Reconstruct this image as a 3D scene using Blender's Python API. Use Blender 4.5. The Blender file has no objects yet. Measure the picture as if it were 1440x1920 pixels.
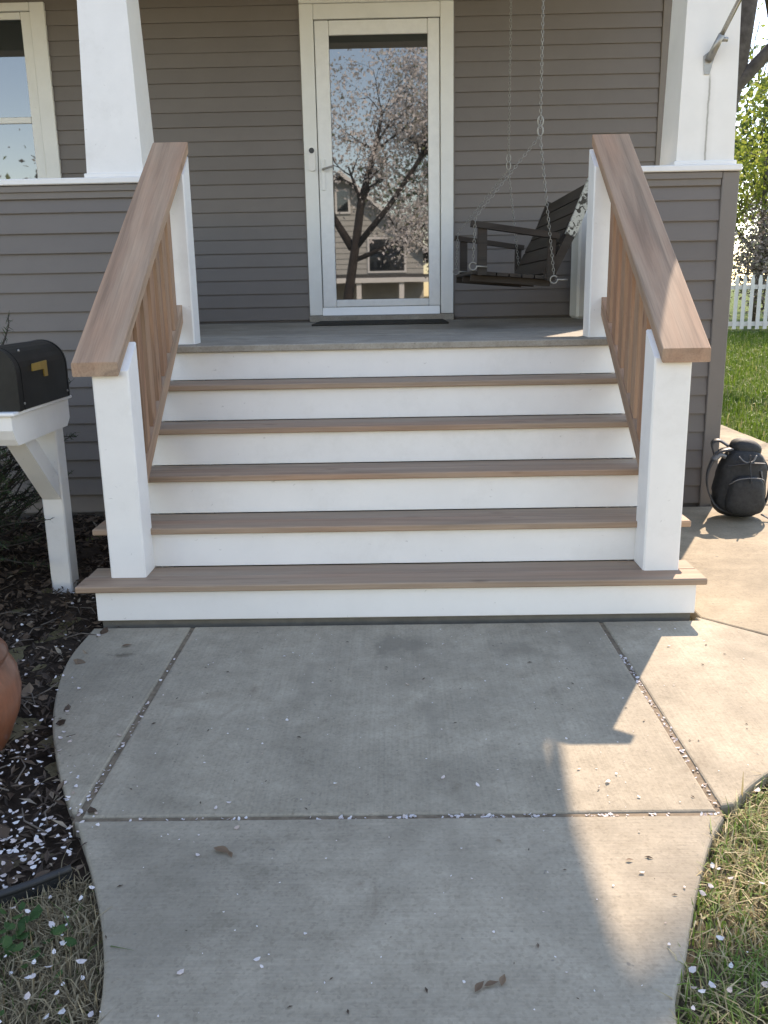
import bpy, math, random
import numpy as np
from mathutils import Vector, Matrix
random.seed(7); rng = np.random.default_rng(7)
S = bpy.context.scene
col = S.collection
R = math.radians

# ------------------------------------------------------------------ camera, sky, sun, exposure
CAM = Vector((0.0107, -3.2301, 1.2488)); PITCH, YAW, ROLL, FPX = 0.2451, -0.0156, -0.0189, 1650.8
def cam_axes():
    cp, sp, cy, sy = math.cos(PITCH), math.sin(PITCH), math.cos(YAW), math.sin(YAW)
    F = Vector((sy*cp, cy*cp, -sp)); Rt = Vector((cy, -sy, 0)); U = Rt.cross(F)
    cr, sr = math.cos(ROLL), math.sin(ROLL)
    return Rt*cr+U*sr, U*cr-Rt*sr, F
_r, _u, _f = cam_axes()
cd = bpy.data.cameras.new('camera'); cam = bpy.data.objects.new('camera', cd); col.objects.link(cam)
cam.matrix_world = Matrix(((_r.x, _u.x, -_f.x, CAM.x), (_r.y, _u.y, -_f.y, CAM.y), (_r.z, _u.z, -_f.z, CAM.z), (0, 0, 0, 1)))
cd.sensor_fit = 'HORIZONTAL'; cd.sensor_width = 36; cd.lens = 36*FPX/1440; cd.clip_start = 0.05; cd.clip_end = 2000
S.camera = cam

SUN = Vector((0.4985, 1.008, 1.0))            # towards the sun, read off the handrail's shadow
EL = math.atan2(SUN.z, math.hypot(SUN.x, SUN.y)); AZ = math.atan2(SUN.x, SUN.y)
w = bpy.data.worlds.new('World'); S.world = w; w.use_nodes = True
nt = w.node_tree; nt.nodes.clear()
sky = nt.nodes.new('ShaderNodeTexSky'); sky.sky_type = 'NISHITA'; sky.sun_disc = False
sky.sun_elevation = EL; sky.sun_rotation = AZ; sky.dust_density = 0.1; sky.air_density = 1.0; sky.ozone_density = 0.2
bg = nt.nodes.new('ShaderNodeBackground'); bg.inputs[1].default_value = 0.15
wo = nt.nodes.new('ShaderNodeOutputWorld')
nt.links.new(sky.outputs[0], bg.inputs[0]); nt.links.new(bg.outputs[0], wo.inputs[0])
sl = bpy.data.lights.new('sun', 'SUN'); sl.energy = 3.0; sl.angle = R(0.55); sl.color = (1, .93, .83)
so = bpy.data.objects.new('sun', sl); col.objects.link(so)
so.rotation_euler = (-SUN).to_track_quat('-Z', 'Y').to_euler(); so.location = SUN*20
S.view_settings.view_transform = 'Standard'; S.view_settings.look = 'None'
S.view_settings.use_white_balance = True; S.view_settings.white_balance_temperature = 7700; S.view_settings.white_balance_tint = 16   # the camera balanced for open shade
S.view_settings.gamma = 1.0; S.view_settings.use_curve_mapping = False
S.view_settings.exposure = 1.66
try:
    S.cycles.max_bounces = 8; S.cycles.diffuse_bounces = 5; S.cycles.glossy_bounces = 4
    S.cycles.sample_clamp_indirect = 6.0; S.cycles.use_denoising = True
except Exception: pass

# ------------------------------------------------------------------ materials
def nodes_mat(name):
    m = bpy.data.materials.new(name); m.use_nodes = True
    t = m.node_tree; p = t.nodes['Principled BSDF']; return m, t, p
def N(t, kind, **kw):
    n = t.nodes.new(kind)
    for k, v_ in kw.items():
        if k in n.inputs: n.inputs[k].default_value = v_
        else: setattr(n, k, v_)
    return n
def L(t, a, b): t.links.new(a, b)
def coords(t, scale=(1, 1, 1), world=False, rnd=True):
    """Object (or Geometry) coordinates, shifted by each object's random number so that pieces differ."""
    mp = N(t, 'ShaderNodeMapping'); mp.inputs['Scale'].default_value = scale
    if world:
        g = N(t, 'ShaderNodeNewGeometry'); L(t, g.outputs['Position'], mp.inputs['Vector']); return mp.outputs[0]
    tc = N(t, 'ShaderNodeTexCoord')
    if rnd:
        oi = N(t, 'ShaderNodeObjectInfo'); ml = N(t, 'ShaderNodeMath', operation='MULTIPLY'); ml.inputs[1].default_value = 37.0
        L(t, oi.outputs['Random'], ml.inputs[0])
        va = N(t, 'ShaderNodeVectorMath', operation='ADD'); L(t, tc.outputs['Object'], va.inputs[0]); L(t, ml.outputs[0], va.inputs[1])
        L(t, va.outputs[0], mp.inputs['Vector'])
    else: L(t, tc.outputs['Object'], mp.inputs['Vector'])
    return mp.outputs[0]
def noise(t, vec, scale=5, detail=6, rough=.6, dist=0.0):
    n = N(t, 'ShaderNodeTexNoise'); n.inputs['Scale'].default_value = scale; n.inputs['Detail'].default_value = detail
    n.inputs['Roughness'].default_value = rough; n.inputs['Distortion'].default_value = dist
    if vec is not None: L(t, vec, n.inputs['Vector'])
    return n.outputs['Fac']
def ramp(t, fac, stops):
    r = N(t, 'ShaderNodeValToRGB'); e = r.color_ramp.elements
    while len(e) < len(stops): e.new(.5)
    for i, (p, c) in enumerate(stops): e[i].position = p; e[i].color = (*c, 1) if len(c) == 3 else c
    L(t, fac, r.inputs[0]); return r.outputs[0]
def mixc(t, fac, a, b, mode='MIX'):
    m = N(t, 'ShaderNodeMix', data_type='RGBA', blend_type=mode)
    for sock, v_ in ((m.inputs[0], fac), (m.inputs[6], a), (m.inputs[7], b)):
        if hasattr(v_, 'is_linked'): L(t, v_, sock)
        elif isinstance(v_, (int, float)): sock.default_value = v_
        else: sock.default_value = (*v_, 1)
    return m.outputs[2]
def bump(t, p, h, strength=.3, dist=.01):
    b = N(t, 'ShaderNodeBump'); b.inputs['Strength'].default_value = strength; b.inputs['Distance'].default_value = dist
    L(t, h, b.inputs['Height']); L(t, b.outputs[0], p.inputs['Normal'])
def g(c, k): return tuple(min(1, x*k) for x in c)

def paint(name, c, rough=.5, dirt=.12, dirtc=(.25, .22, .18), scale=6, spec=.4):
    m, t, p = nodes_mat(name); v_ = coords(t)
    f1 = noise(t, v_, scale, 8, .65); f2 = noise(t, v_, 55, 3, .6)
    base = ramp(t, f1, [(.3, g(c, .93)), (.7, c)])
    mask = ramp(t, noise(t, v_, 2.3, 9, .75), [(.52, (0, 0, 0)), (.8, (dirt*2.2,)*3)])
    base = mixc(t, mask, base, dirtc)
    vs_ = N(t, 'ShaderNodeTexVoronoi'); vs_.inputs['Scale'].default_value = 7.0; vs_.inputs['Randomness'].default_value = 1.0
    wv = noise(t, v_, 6, 3, .6); sm = N(t, 'ShaderNodeVectorMath', operation='MULTIPLY_ADD'); L(t, v_, sm.inputs[0]); sm.inputs[1].default_value = (1, 1, 2.2); L(t, wv, sm.inputs[2]); L(t, sm.outputs[0], vs_.inputs['Vector'])
    sc_ = ramp(t, vs_.outputs['Distance'], [(.018, (dirt*4,)*3), (.05, (dirt*1.2,)*3), (.075, (0, 0, 0))])
    L(t, mixc(t, sc_, base, g(dirtc, .6)), p.inputs['Base Color'])
    p.inputs['Roughness'].default_value = rough; p.inputs['Specular IOR Level'].default_value = spec
    bump(t, p, f2, .12, .002); return m
def wood(name, c, axis, dark=.62, rough=.7, grey=0.0, knots=.8):
    """grain stretched along one axis: broad cathedral bands, fine pores and a few knots"""
    m, t, p = nodes_mat(name)
    def sc(across, along): q = [across]*3; q[axis] = along; return tuple(q)
    band = noise(t, coords(t, sc(9, .55)), 1.3, 5, .55, 1.2); pores = noise(t, coords(t, sc(60, 1.6)), 2.5, 5, .65)
    base = ramp(t, band, [(.30, g(c, dark)), (.46, g(c, .92)), (.55, c), (.72, g(c, 1.15))])
    base = mixc(t, .5, base, ramp(t, pores, [(.36, (.70, .68, .66)), (.58, (1.03, 1.03, 1.03))]), 'MULTIPLY')
    red = ramp(t, noise(t, coords(t, sc(6, .8)), 1.0, 3), [(.42, (1, 1, 1)), (.68, (1.0, .84, .77))])
    base = mixc(t, .9, base, red, 'MULTIPLY')
    if knots:
        vo = N(t, 'ShaderNodeTexVoronoi'); vo.inputs['Scale'].default_value = 1.35; L(t, coords(t, sc(5.5, 2.2)), vo.inputs['Vector'])
        base = mixc(t, knots, base, ramp(t, vo.outputs['Distance'], [(.04, (.30, .24, .20)), (.085, (.62, .56, .52)), (.14, (1, 1, 1))]), 'MULTIPLY')
    if grey: base = mixc(t, grey, base, (.27, .25, .225))
    L(t, base, p.inputs['Base Color']); p.inputs['Roughness'].default_value = rough; p.inputs['Specular IOR Level'].default_value = .25
    bump(t, p, pores, .25, .002); return m
def plain(name, c, rough=.6, metal=0, spec=.5, var=.15, scale=20, bs=.15):
    m, t, p = nodes_mat(name); v_ = coords(t)
    f1 = noise(t, v_, scale, 6, .6)
    L(t, ramp(t, f1, [(.3, g(c, 1-var)), (.7, g(c, 1+var))]), p.inputs['Base Color'])
    p.inputs['Roughness'].default_value = rough; p.inputs['Metallic'].default_value = metal; p.inputs['Specular IOR Level'].default_value = spec
    bump(t, p, f1, bs, .003); return m
def leafmat(name, stops, trans=.35, rough=.6):
    """leaf/petal/blade colours: a random colour for each little face island, some light let through"""
    m, t, p = nodes_mat(name)
    gi = N(t, 'ShaderNodeNewGeometry')
    c = ramp(t, gi.outputs['Random Per Island'], stops)
    L(t, c, p.inputs['Base Color']); p.inputs['Roughness'].default_value = rough; p.inputs['Specular IOR Level'].default_value = .3
    tr = N(t, 'ShaderNodeBsdfTranslucent'); L(t, c, tr.inputs['Color'])
    mx = N(t, 'ShaderNodeMixShader'); mx.inputs[0].default_value = trans
    out = t.nodes['Material Output']; L(t, p.outputs[0], mx.inputs[1]); L(t, tr.outputs[0], mx.inputs[2]); L(t, mx.outputs[0], out.inputs[0])
    return m
def concrete(name, c, stain=True):
    m, t, p = nodes_mat(name)
    v_ = coords(t, world=True); vb = coords(t, (60, 1.2, 1), world=True); vb2 = coords(t, (1.5, 70, 1), world=True)
    big = noise(t, v_, 1.3, 8, .62, .4); fine = noise(t, v_, 90, 4, .7); mid = noise(t, v_, 9, 7, .7)
    base = ramp(t, big, [(.3, g(c, .74)), (.5, c), (.72, g(c, 1.2))])
    base = mixc(t, .75, base, ramp(t, mid, [(.33, (.74, .73, .71)), (.64, (1.07, 1.07, 1.07))]), 'MULTIPLY')
    agg = N(t, 'ShaderNodeTexVoronoi'); agg.inputs['Scale'].default_value = 150; L(t, v_, agg.inputs['Vector'])
    base = mixc(t, .35, base, ramp(t, agg.outputs['Color'], [(.15, (.62, .60, .57)), (.4, (1, 1, 1)), (.85, (1, 1, 1)), (.97, (1.25, 1.25, 1.22))]), 'MULTIPLY')
    base = mixc(t, .45, base, ramp(t, fine, [(.3, (.72, .72, .72)), (.6, (1.05, 1.05, 1.05))]), 'MULTIPLY')
    br = noise(t, vb if stain else vb2, 2.2, 4, .6)
    base = mixc(t, .5, base, ramp(t, br, [(.35, (.84, .84, .84)), (.65, (1.06, 1.06, 1.06))]), 'MULTIPLY')
    # brown, uneven stains with a shape of their own
    st = ramp(t, noise(t, coords(t, (1.0, .75, 1), world=True), 2.1, 5, .6, .5), [(.48, (0, 0, 0)), (.70, (.55, .55, .55))])
    base = mixc(t, st, base, g(c, .52))
    rust = ramp(t, noise(t, coords(t, (1.6, 1.1, 1), world=True), 3.2, 6, .65, .8), [(.62, (0, 0, 0)), (.76, (.5, .5, .5))])
    base = mixc(t, rust, base, (.125, .090, .058))
    def patch(base, cx, cy, rx, ry, colr, amt):       # an old damp or rust mark at one place
        mp = N(t, 'ShaderNodeMapping', vector_type='POINT'); gm = N(t, 'ShaderNodeNewGeometry'); L(t, gm.outputs['Position'], mp.inputs['Vector'])
        mp.inputs['Scale'].default_value = (1/rx, 1/ry, 1); mp.inputs['Location'].default_value = (-cx/rx, -cy/ry, 0)
        ln = N(t, 'ShaderNodeVectorMath', operation='LENGTH'); L(t, mp.outputs[0], ln.inputs[0])
        ad = N(t, 'ShaderNodeMath', operation='MULTIPLY_ADD'); L(t, noise(t, coords(t, (1.6, 1, 1), world=True), 7, 6, .65), ad.inputs[0]); ad.inputs[1].default_value = 1.3; L(t, ln.outputs['Value'], ad.inputs[2])
        return mixc(t, ramp(t, ad.outputs[0], [(.75, (amt,)*3), (1.55, (0, 0, 0))]), base, colr)
    if stain:
        base = patch(base, .02, -.24, .34, .30, g(c, .55), .75); base = patch(base, .45, -.30, .30, .26, g(c, .58), .65)
        base = patch(base, .10, -.75, .10, .55, g(c, .62), .5); base = patch(base, -.30, -.55, .07, .6, g(c, .66), .4)
        base = patch(base, -1.0, -.30, .14, .07, (.085, .062, .042), .8)
    sp = ramp(t, noise(t, v_, 33, 2, .5), [(.72, (0, 0, 0)), (.77, (.6, .6, .6))])
    base = mixc(t, sp, base, (.12, .11, .10))
    L(t, base, p.inputs['Base Color']); p.inputs['Roughness'].default_value = .82; p.inputs['Specular IOR Level'].default_value = .3
    hs = N(t, 'ShaderNodeMath', operation='ADD'); L(t, br, hs.inputs[0]); L(t, fine, hs.inputs[1])
    bump(t, p, hs.outputs[0], .28, .003); return m
def glassm(name, c=(.015, .017, .018), ior=1.9):
    m, t, p = nodes_mat(name); p.inputs['Base Color'].default_value = (*c, 1)
    p.inputs['Roughness'].default_value = .015; p.inputs['IOR'].default_value = ior
    f = noise(t, coords(t), 1.6, 2, .4); bump(t, p, f, .012, .02); return m

M = {}
def vary(m, amt):
    t = m.node_tree; p = t.nodes['Principled BSDF']; src = p.inputs['Base Color'].links[0].from_socket
    oi = N(t, 'ShaderNodeObjectInfo'); c = ramp(t, oi.outputs['Random'], [(0, (1-amt,)*3), (1, (1, 1, 1))]); L(t, mixc(t, 1.0, src, c, 'MULTIPLY'), p.inputs['Base Color'])
M['siding'] = paint('siding_paint', (.178, .156, .142), .55, .10, (.10, .09, .08), 4)
vary(M['siding'], .10)
M['taupe'] = paint('taupe_trim', (.195, .171, .152), .55, .10, (.10, .09, .08), 4)
M['white'] = paint('white_paint', (.82, .80, .775), .45, .13, (.42, .39, .34), 5)
M['white_trim'] = paint('white_trim', (.78, .78, .75), .45, .06, (.45, .42, .38), 5)
M['riser'] = paint('riser_paint', (.84, .82, .795), .42, .13, (.46, .43, .38), 3)
M['cedar_y'] = wood('cedar_rail', (.42, .285, .195), 1, grey=.10)
M['cedar_z'] = wood('cedar_baluster', (.37, .235, .155), 2, knots=.5)
M['deck'] = wood('deck_board', (.35, .258, .185), 0, .70, grey=.10, knots=.4)
M['deck_front'] = wood('deck_board_front', (.38, .272, .192), 0, .70, grey=.05, knots=.6)
M['floor'] = concrete('porch_floor_paint', (.36, .325, .275), False)
M['concrete'] = concrete('concrete', (.375, .322, .243))
M['concrete_walk'] = concrete('concrete_walk', (.372, .320, .244), False)
M['concrete_warm'] = concrete('concrete_warm', (.325, .268, .190), False)
M['joint'] = plain('joint_fill', (.17, .128, .085), .9, var=.4, scale=40)
M['gap'] = plain('footing_concrete', (.15, .135, .11), .9)
M['glass'] = glassm('storm_glass', ior=2.3)
M['metal_white'] = plain('door_aluminium', (.78, .78, .76), .35, 0, .5, .04)
M['sweep'] = plain('pale_metal', (.93, .87, .76), .3, .75, .6, .02)
M['black'] = plain('black_metal', (.018, .018, .018), .35, .0, .5, .2)
M['darkwood'] = wood('dark_wood', (.045, .038, .032), 1, .6, knots=0)
M['darkwood_x'] = wood('dark_wood_x', (.045, .038, .032), 0, .6, knots=0)
M['chain'] = plain('chain_zinc', (.30, .29, .26), .45, .6)
M['steel'] = plain('grey_metal', (.35, .34, .32), .4, .7)
M['pole'] = plain('pole_metal', (.55, .52, .46), .25, .8)
M['brass'] = plain('brass_yellow', (.42, .27, .06), .4, .3)
M['mailbox'] = plain('mailbox_black', (.011, .0115, .011), .5, 0, .3, .5, 8)
M['terracotta'] = plain('glazed_terracotta', (.20, .075, .040), .3, 0, .5, .3, 5)
def glaze():
    m = M['terracotta']; t = m.node_tree; p = t.nodes['Principled BSDF']; src = p.inputs['Base Color'].links[0].from_socket
    f = ramp(t, noise(t, coords(t, (5, 5, 1.2)), 1.6, 7, .7, .4), [(.40, (1, 1, 1)), (.62, (.45, .40, .38))])
    c = mixc(t, .9, src, f, 'MULTIPLY'); w_ = ramp(t, noise(t, coords(t), 9, 8, .75), [(.62, (0, 0, 0)), (.78, (.35, .35, .35))])
    L(t, mixc(t, w_, c, (.34, .25, .19)), p.inputs['Base Color'])
glaze()
M['fabric'] = plain('black_nylon', (.030, .030, .030), .65, 0, .35, .3, 60, .5)
M['webbing'] = plain('black_webbing', (.04, .04, .042), .45, 0, .5, .2, 60, .4)
M['greyfab'] = plain('grey_nylon', (.16, .16, .16), .5, 0, .5, .15, 60, .4)
M['mat'] = plain('doormat_fibre', (.045, .042, .036), .95, 0, .2, .4, 90, .8)
M['bark'] = plain('bark', (.12, .10, .085), .9, 0, .2, .35, 9, .8)
M['bark_dark'] = plain('bark_dark', (.055, .045, .04), .9, 0, .2, .35, 9, .8)
M['roof'] = plain('roof_shingle', (.09, .085, .08), .9, 0, .2, .3, 14, .6)
M['asphalt'] = plain('asphalt', (.11, .11, .108), .9, 0, .3, .25, 40, .5)
M['edging'] = plain('black_edging', (.018, .018, .018), .6)
M['sidingpale'] = plain('pale_siding', (.46, .45, .42), .7, 0, .3, .08, 3)
M['dead'] = leafmat('dead_leaf', [(0, (.045, .028, .018)), (.5, (.085, .055, .036)), (.9, (.13, .09, .06)), (1, (.26, .19, .13))], .15)
M['leafbrown'] = leafmat('curled_leaf', [(0, (.15, .095, .06)), (1, (.24, .16, .10))], .2)
M['chip'] = leafmat('wood_chip', [(0, (.035, .022, .014)), (.6, (.07, .045, .03)), (.93, (.13, .09, .06)), (1, (.33, .27, .20))], 0)
M['petal'] = leafmat('petal', [(0, (.42, .31, .24)), (.10, (.66, .56, .52)), (.4, (.76, .70, .70)), (1, (.82, .80, .80))], .3)
M['blossom'] = leafmat('blossom', [(0, (.78, .72, .70)), (.5, (.86, .83, .82)), (.9, (.72, .68, .65)), (1, (.20, .24, .09))], .3)
M['blossom_grey'] = leafmat('blossom_grey', [(0, (.10, .085, .07)), (.45, (.20, .165, .14)), (.7, (.45, .38, .36)), (1, (.16, .20, .07))], .3)
M['leaf'] = leafmat('spring_leaf', [(0, (.12, .16, .025)), (.5, (.21, .26, .04)), (1, (.33, .35, .08))], .5)
M['leaf_dark'] = leafmat('tree_leaf', [(0, (.04, .07, .015)), (.6, (.08, .12, .03)), (1, (.12, .16, .04))], .4)
M['yew'] = leafmat('yew_needle', [(0, (.010, .022, .008)), (.6, (.020, .042, .014)), (1, (.045, .080, .025))], .2)
M['grass'] = leafmat('lawn_grass', [(0, (.07, .13, .015)), (.6, (.11, .19, .022)), (.9, (.17, .24, .04)), (1, (.35, .31, .16))], .4)
M['grass_mixed'] = leafmat('patchy_grass', [(0, (.12, .20, .04)), (.45, (.20, .29, .06)), (.52, (.36, .29, .15)), (.8, (.50, .40, .22)), (1, (.60, .52, .33))], .35)
M['grass_dry'] = leafmat('dry_grass', [(0, (.19, .145, .085)), (.5, (.29, .23, .14)), (.93, (.40, .33, .21)), (.96, (.06, .11, .025)), (1, (.08, .14, .03))], .25)
M['clover'] = leafmat('clover', [(0, (.030, .075, .018)), (1, (.055, .11, .03))], .3)

def soilmat():
    m, t, p = nodes_mat('mulch_soil'); v_ = coords(t, world=True)
    f1 = noise(t, v_, 28, 9, .75); f2 = noise(t, v_, 3, 5, .6)
    b = ramp(t, f1, [(.3, (.018, .012, .008)), (.55, (.045, .031, .022)), (.75, (.085, .06, .042))])
    b = mixc(t, .6, b, ramp(t, f2, [(.35, (.6, .6, .6)), (.65, (1.1, 1.05, 1))]), 'MULTIPLY')
    L(t, b, p.inputs['Base Color']); p.inputs['Roughness'].default_value = .95; p.inputs['Specular IOR Level'].default_value = .15
    bump(t, p, f1, .8, .02); return m
M['soil'] = soilmat()
def lawnmat():
    m, t, p = nodes_mat('lawn_ground'); v_ = coords(t, world=True)
    f1 = noise(t, v_, 60, 6, .75); f2 = noise(t, v_, .55, 6, .6)
    b = ramp(t, f2, [(.36, (.055, .095, .016)), (.55, (.085, .13, .02)), (.72, (.14, .15, .05))])
    b = mixc(t, .8, b, ramp(t, f1, [(.3, (.45, .45, .45)), (.65, (1.2, 1.2, 1.2))]), 'MULTIPLY')
    # the front yard is dormant straw, the back lawn green
    gp = N(t, 'ShaderNodeNewGeometry'); sp = N(t, 'ShaderNodeSeparateXYZ'); L(t, gp.outputs['Position'], sp.inputs[0])
    mr = N(t, 'ShaderNodeMapRange'); L(t, sp.outputs[1], mr.inputs[0]); mr.inputs[1].default_value = 2.5; mr.inputs[2].default_value = -.5
    straw = ramp(t, noise(t, v_, 5, 8, .7), [(.35, (.20, .16, .085)), (.6, (.34, .28, .17)), (.75, (.14, .17, .05))])
    b = mixc(t, mr.outputs[0], b, straw)
    L(t, b, p.inputs['Base Color']); p.inputs['Roughness'].default_value = .95; p.inputs['Specular IOR Level'].default_value = .1
    bump(t, p, f1, .8, .03); return m
M['lawn'] = lawnmat()
def thatchmat():
    m, t, p = nodes_mat('dry_thatch'); v_ = coords(t, (1, 1, 1), world=True)
    f1 = noise(t, v_, 75, 6, .75, .8)
    L(t, ramp(t, f1, [(.3, (.06, .045, .025)), (.55, (.17, .13, .075)), (.75, (.30, .235, .14))]), p.inputs['Base Color'])
    p.inputs['Roughness'].default_value = .95; bump(t, p, f1, .8, .02); return m
M['thatch'] = thatchmat()
def lacemat():
    m, t, p = nodes_mat('peeling_paint'); v_ = coords(t, (1, 1, 1))
    f = noise(t, v_, 32, 3, .6, 1.2)
    L(t, ramp(t, f, [(.42, (.05, .045, .035)), (.5, (.5, .5, .44))]), p.inputs['Base Color'])
    p.inputs['Roughness'].default_value = .7; return m
M['lace'] = lacemat()
def stainmat():
    """white column paint with the grey-brown drip that runs down from the flag bracket"""
    m, t, p = nodes_mat('column_paint'); tc = N(t, 'ShaderNodeTexCoord')
    sx = N(t, 'ShaderNodeSeparateXYZ'); L(t, tc.outputs['Object'], sx.inputs[0])
    wob = noise(t, coords(t, (1, 1, 3), rnd=False), 4, 3)
    a = N(t, 'ShaderNodeMath', operation='MULTIPLY_ADD'); a.inputs[1].default_value = .018; L(t, wob, a.inputs[0]); L(t, sx.outputs[0], a.inputs[2])
    b = N(t, 'ShaderNodeMath', operation='ADD'); b.inputs[1].default_value = -0.008; L(t, a.outputs[0], b.inputs[0])
    c = N(t, 'ShaderNodeMath', operation='ABSOLUTE'); L(t, b.outputs[0], c.inputs[0])
    wide = ramp(t, c.outputs[0], [(0, (.85, .85, .85)), (.0035, (.55, .55, .55)), (.006, (.12, .12, .12)), (.035, (0, 0, 0))])
    zr = N(t, 'ShaderNodeMapRange'); L(t, sx.outputs[2], zr.inputs[0]); zr.inputs[1].default_value = -.2; zr.inputs[2].default_value = -.24
    mk = N(t, 'ShaderNodeMath', operation='MULTIPLY'); L(t, wide, mk.inputs[0]); L(t, zr.outputs[0], mk.inputs[1])
    base = ramp(t, noise(t, coords(t), 5, 8), [(.3, (.75, .725, .68)), (.7, (.82, .79, .745))])
    L(t, mixc(t, mk.outputs[0], base, (.20, .18, .14)), p.inputs['Base Color']); p.inputs['Roughness'].default_value = .45
    return m
M['column'] = stainmat()

# ------------------------------------------------------------------ mesh helpers
WL = {}
def wl(o): return WL.get(o.name, Vector((0, 0, 0))) if o else Vector((0, 0, 0))
def tag(o, label=None, cat=None, group=None, kind=None):
    if label: o['label'] = label
    if cat: o['category'] = cat
    if group: o['group'] = group
    if kind: o['kind'] = kind
    return o
def empty(name, loc, label=None, cat=None, group=None, parent=None, kind=None):
    o = bpy.data.objects.new(name, None); col.objects.link(o); loc = Vector(loc)
    o.empty_display_size = .1; o.parent = parent; o.location = loc-wl(parent); WL[o.name] = loc
    return tag(o, label, cat, group, kind)
class MB:
    def __init__(s): s.v = []; s.f = []; s.sm = []
    def add(s, vs, fs, smooth=False):
        b = len(s.v); s.v += [tuple(x) for x in vs]; s.f += [tuple(i+b for i in f) for f in fs]; s.sm += [smooth]*len(fs); return s
    def hexa(s, c):          # 8 corners: bottom 4 ccw, top 4 ccw
        return s.add(c, [(3, 2, 1, 0), (4, 5, 6, 7), (0, 1, 5, 4), (1, 2, 6, 5), (2, 3, 7, 6), (3, 0, 4, 7)])
    def box(s, x0, x1, y0, y1, z0, z1, b=.003, mat=None):
        cx, cy, cz = (x0+x1)/2, (y0+y1)/2, (z0+z1)/2; hx, hy, hz = abs(x1-x0)/2, abs(y1-y0)/2, abs(z1-z0)/2
        b = min(b, hx*.6, hy*.6, hz*.6)
        vs = []; idx = {}
        for sx in (-1, 1):
            for sy in (-1, 1):
                for sz in (-1, 1):
                    for ax in range(3):
                        p = [sx*hx, sy*hy, sz*hz]; q = [p[0]-(sx*b), p[1]-(sy*b), p[2]-(sz*b)]; q[ax] = p[ax]
                        idx[(sx, sy, sz, ax)] = len(vs); vs.append(q)
        F = []
        for ax in range(3):
            o1, o2 = [(1, 2), (2, 0), (0, 1)][ax]
            for sg in (-1, 1):
                ring = []
                for a, c in ((-1, -1), (1, -1), (1, 1), (-1, 1)):
                    k = [0, 0, 0]; k[ax] = sg; k[o1] = a; k[o2] = c; ring.append(idx[(*k, ax)])
                F.append(tuple(ring if sg > 0 else ring[::-1]))
        for ax in range(3):      # edges along ax
            o1, o2 = [(1, 2), (2, 0), (0, 1)][ax]
            for a in (-1, 1):
                for c in (-1, 1):
                    k0 = [0, 0, 0]; k0[ax] = -1; k0[o1] = a; k0[o2] = c; k1 = list(k0); k1[ax] = 1
                    q = [idx[(*k0, o1)], idx[(*k1, o1)], idx[(*k1, o2)], idx[(*k0, o2)]]
                    F.append(tuple(q if a*c < 0 else q[::-1]))
        for sx in (-1, 1):
            for sy in (-1, 1):
                for sz in (-1, 1):
                    q = [idx[(sx, sy, sz, i)] for i in range(3)]; F.append(tuple(q if sx*sy*sz > 0 else q[::-1]))
        c = Vector((cx, cy, cz))
        out = [(mat @ Vector(q) if mat else Vector(q))+c for q in vs]
        return s.add(out, F)
    def tube(s, pts, rad, n=8, smooth=True, closed=False):
        pts = [Vector(p) for p in pts]; m = len(pts)
        if isinstance(rad, (int, float)): rad = [rad]*m
        base = len(s.v); prev = None; vs = []
        for i, p in enumerate(pts):
            if closed: d = pts[(i+1) % m]-pts[i-1]
            else: d = pts[min(i+1, m-1)]-pts[max(i-1, 0)]
            d.normalize()
            if prev is None: u = d.orthogonal().normalized()
            else:
                u = prev-d*prev.dot(d); u = u.normalized() if u.length > 1e-6 else d.orthogonal().normalized()
            prev = u; w_ = d.cross(u)
            for k in range(n):
                a = 2*math.pi*k/n; vs.append(p+(u*math.cos(a)+w_*math.sin(a))*rad[i])
        fs = []
        for i in range(m if closed else m-1):
            j = (i+1) % m
            for k in range(n): fs.append((i*n+k, i*n+(k+1) % n, j*n+(k+1) % n, j*n+k))
        if not closed: fs += [tuple(range(n))[::-1], tuple((m-1)*n+k for k in range(n))]
        return s.add(vs, fs, smooth)
    def lathe(s, prof, c, n=32, smooth=True):
        vs = []; fs = []
        for r_, z in prof:
            for k in range(n): a = 2*math.pi*k/n; vs.append((c[0]+r_*math.cos(a), c[1]+r_*math.sin(a), c[2]+z))
        for i in range(len(prof)-1):
            for k in range(n): fs.append((i*n+k, i*n+(k+1) % n, (i+1)*n+(k+1) % n, (i+1)*n+k))
        return s.add(vs, fs, smooth)
    def prism(s, poly, fn, a, b):          # poly of 2-D points, fn(p, t) -> 3-D, from t=a to t=b
        n = len(poly); vs = [fn(p, a) for p in poly]+[fn(p, b) for p in poly]
        return s.add(vs, [tuple(range(n)), tuple(range(2*n-1, n-1, -1))]+[(i, n+i, n+(i+1) % n, (i+1) % n) for i in range(n)])
    def build(s, name, mat, parent=None, label=None, cat=None, group=None, kind=None, at=None, rx=0.0):
        v = np.array(s.v, dtype=float)
        o0 = Vector(at) if at is not None else Vector(((v.min(0)+v.max(0))/2).tolist())
        lv = v-np.array(o0)
        if rx: lv = lv @ np.array(Matrix.Rotation(rx, 3, 'X'))          # local axes lie along the slope
        me = bpy.data.meshes.new(name); me.from_pydata(lv.tolist(), [], s.f)
        me.polygons.foreach_set('use_smooth', s.sm); me.materials.append(M[mat]); 
        import bmesh
        bm = bmesh.new(); bm.from_mesh(me); bmesh.ops.recalc_face_normals(bm, faces=bm.faces); bm.to_mesh(me); bm.free()
        o = bpy.data.objects.new(name, me); col.objects.link(o); o.parent = parent; o.location = o0-wl(parent); WL[o.name] = o0; o.rotation_euler = (rx, 0, 0)
        return tag(o, label, cat, group, kind)
def B(name, mat, parent, x0, x1, y0, y1, z0, z1, b=.003, **k):
    return MB().box(x0, x1, y0, y1, z0, z1, b).build(name, mat, parent, **k)
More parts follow.
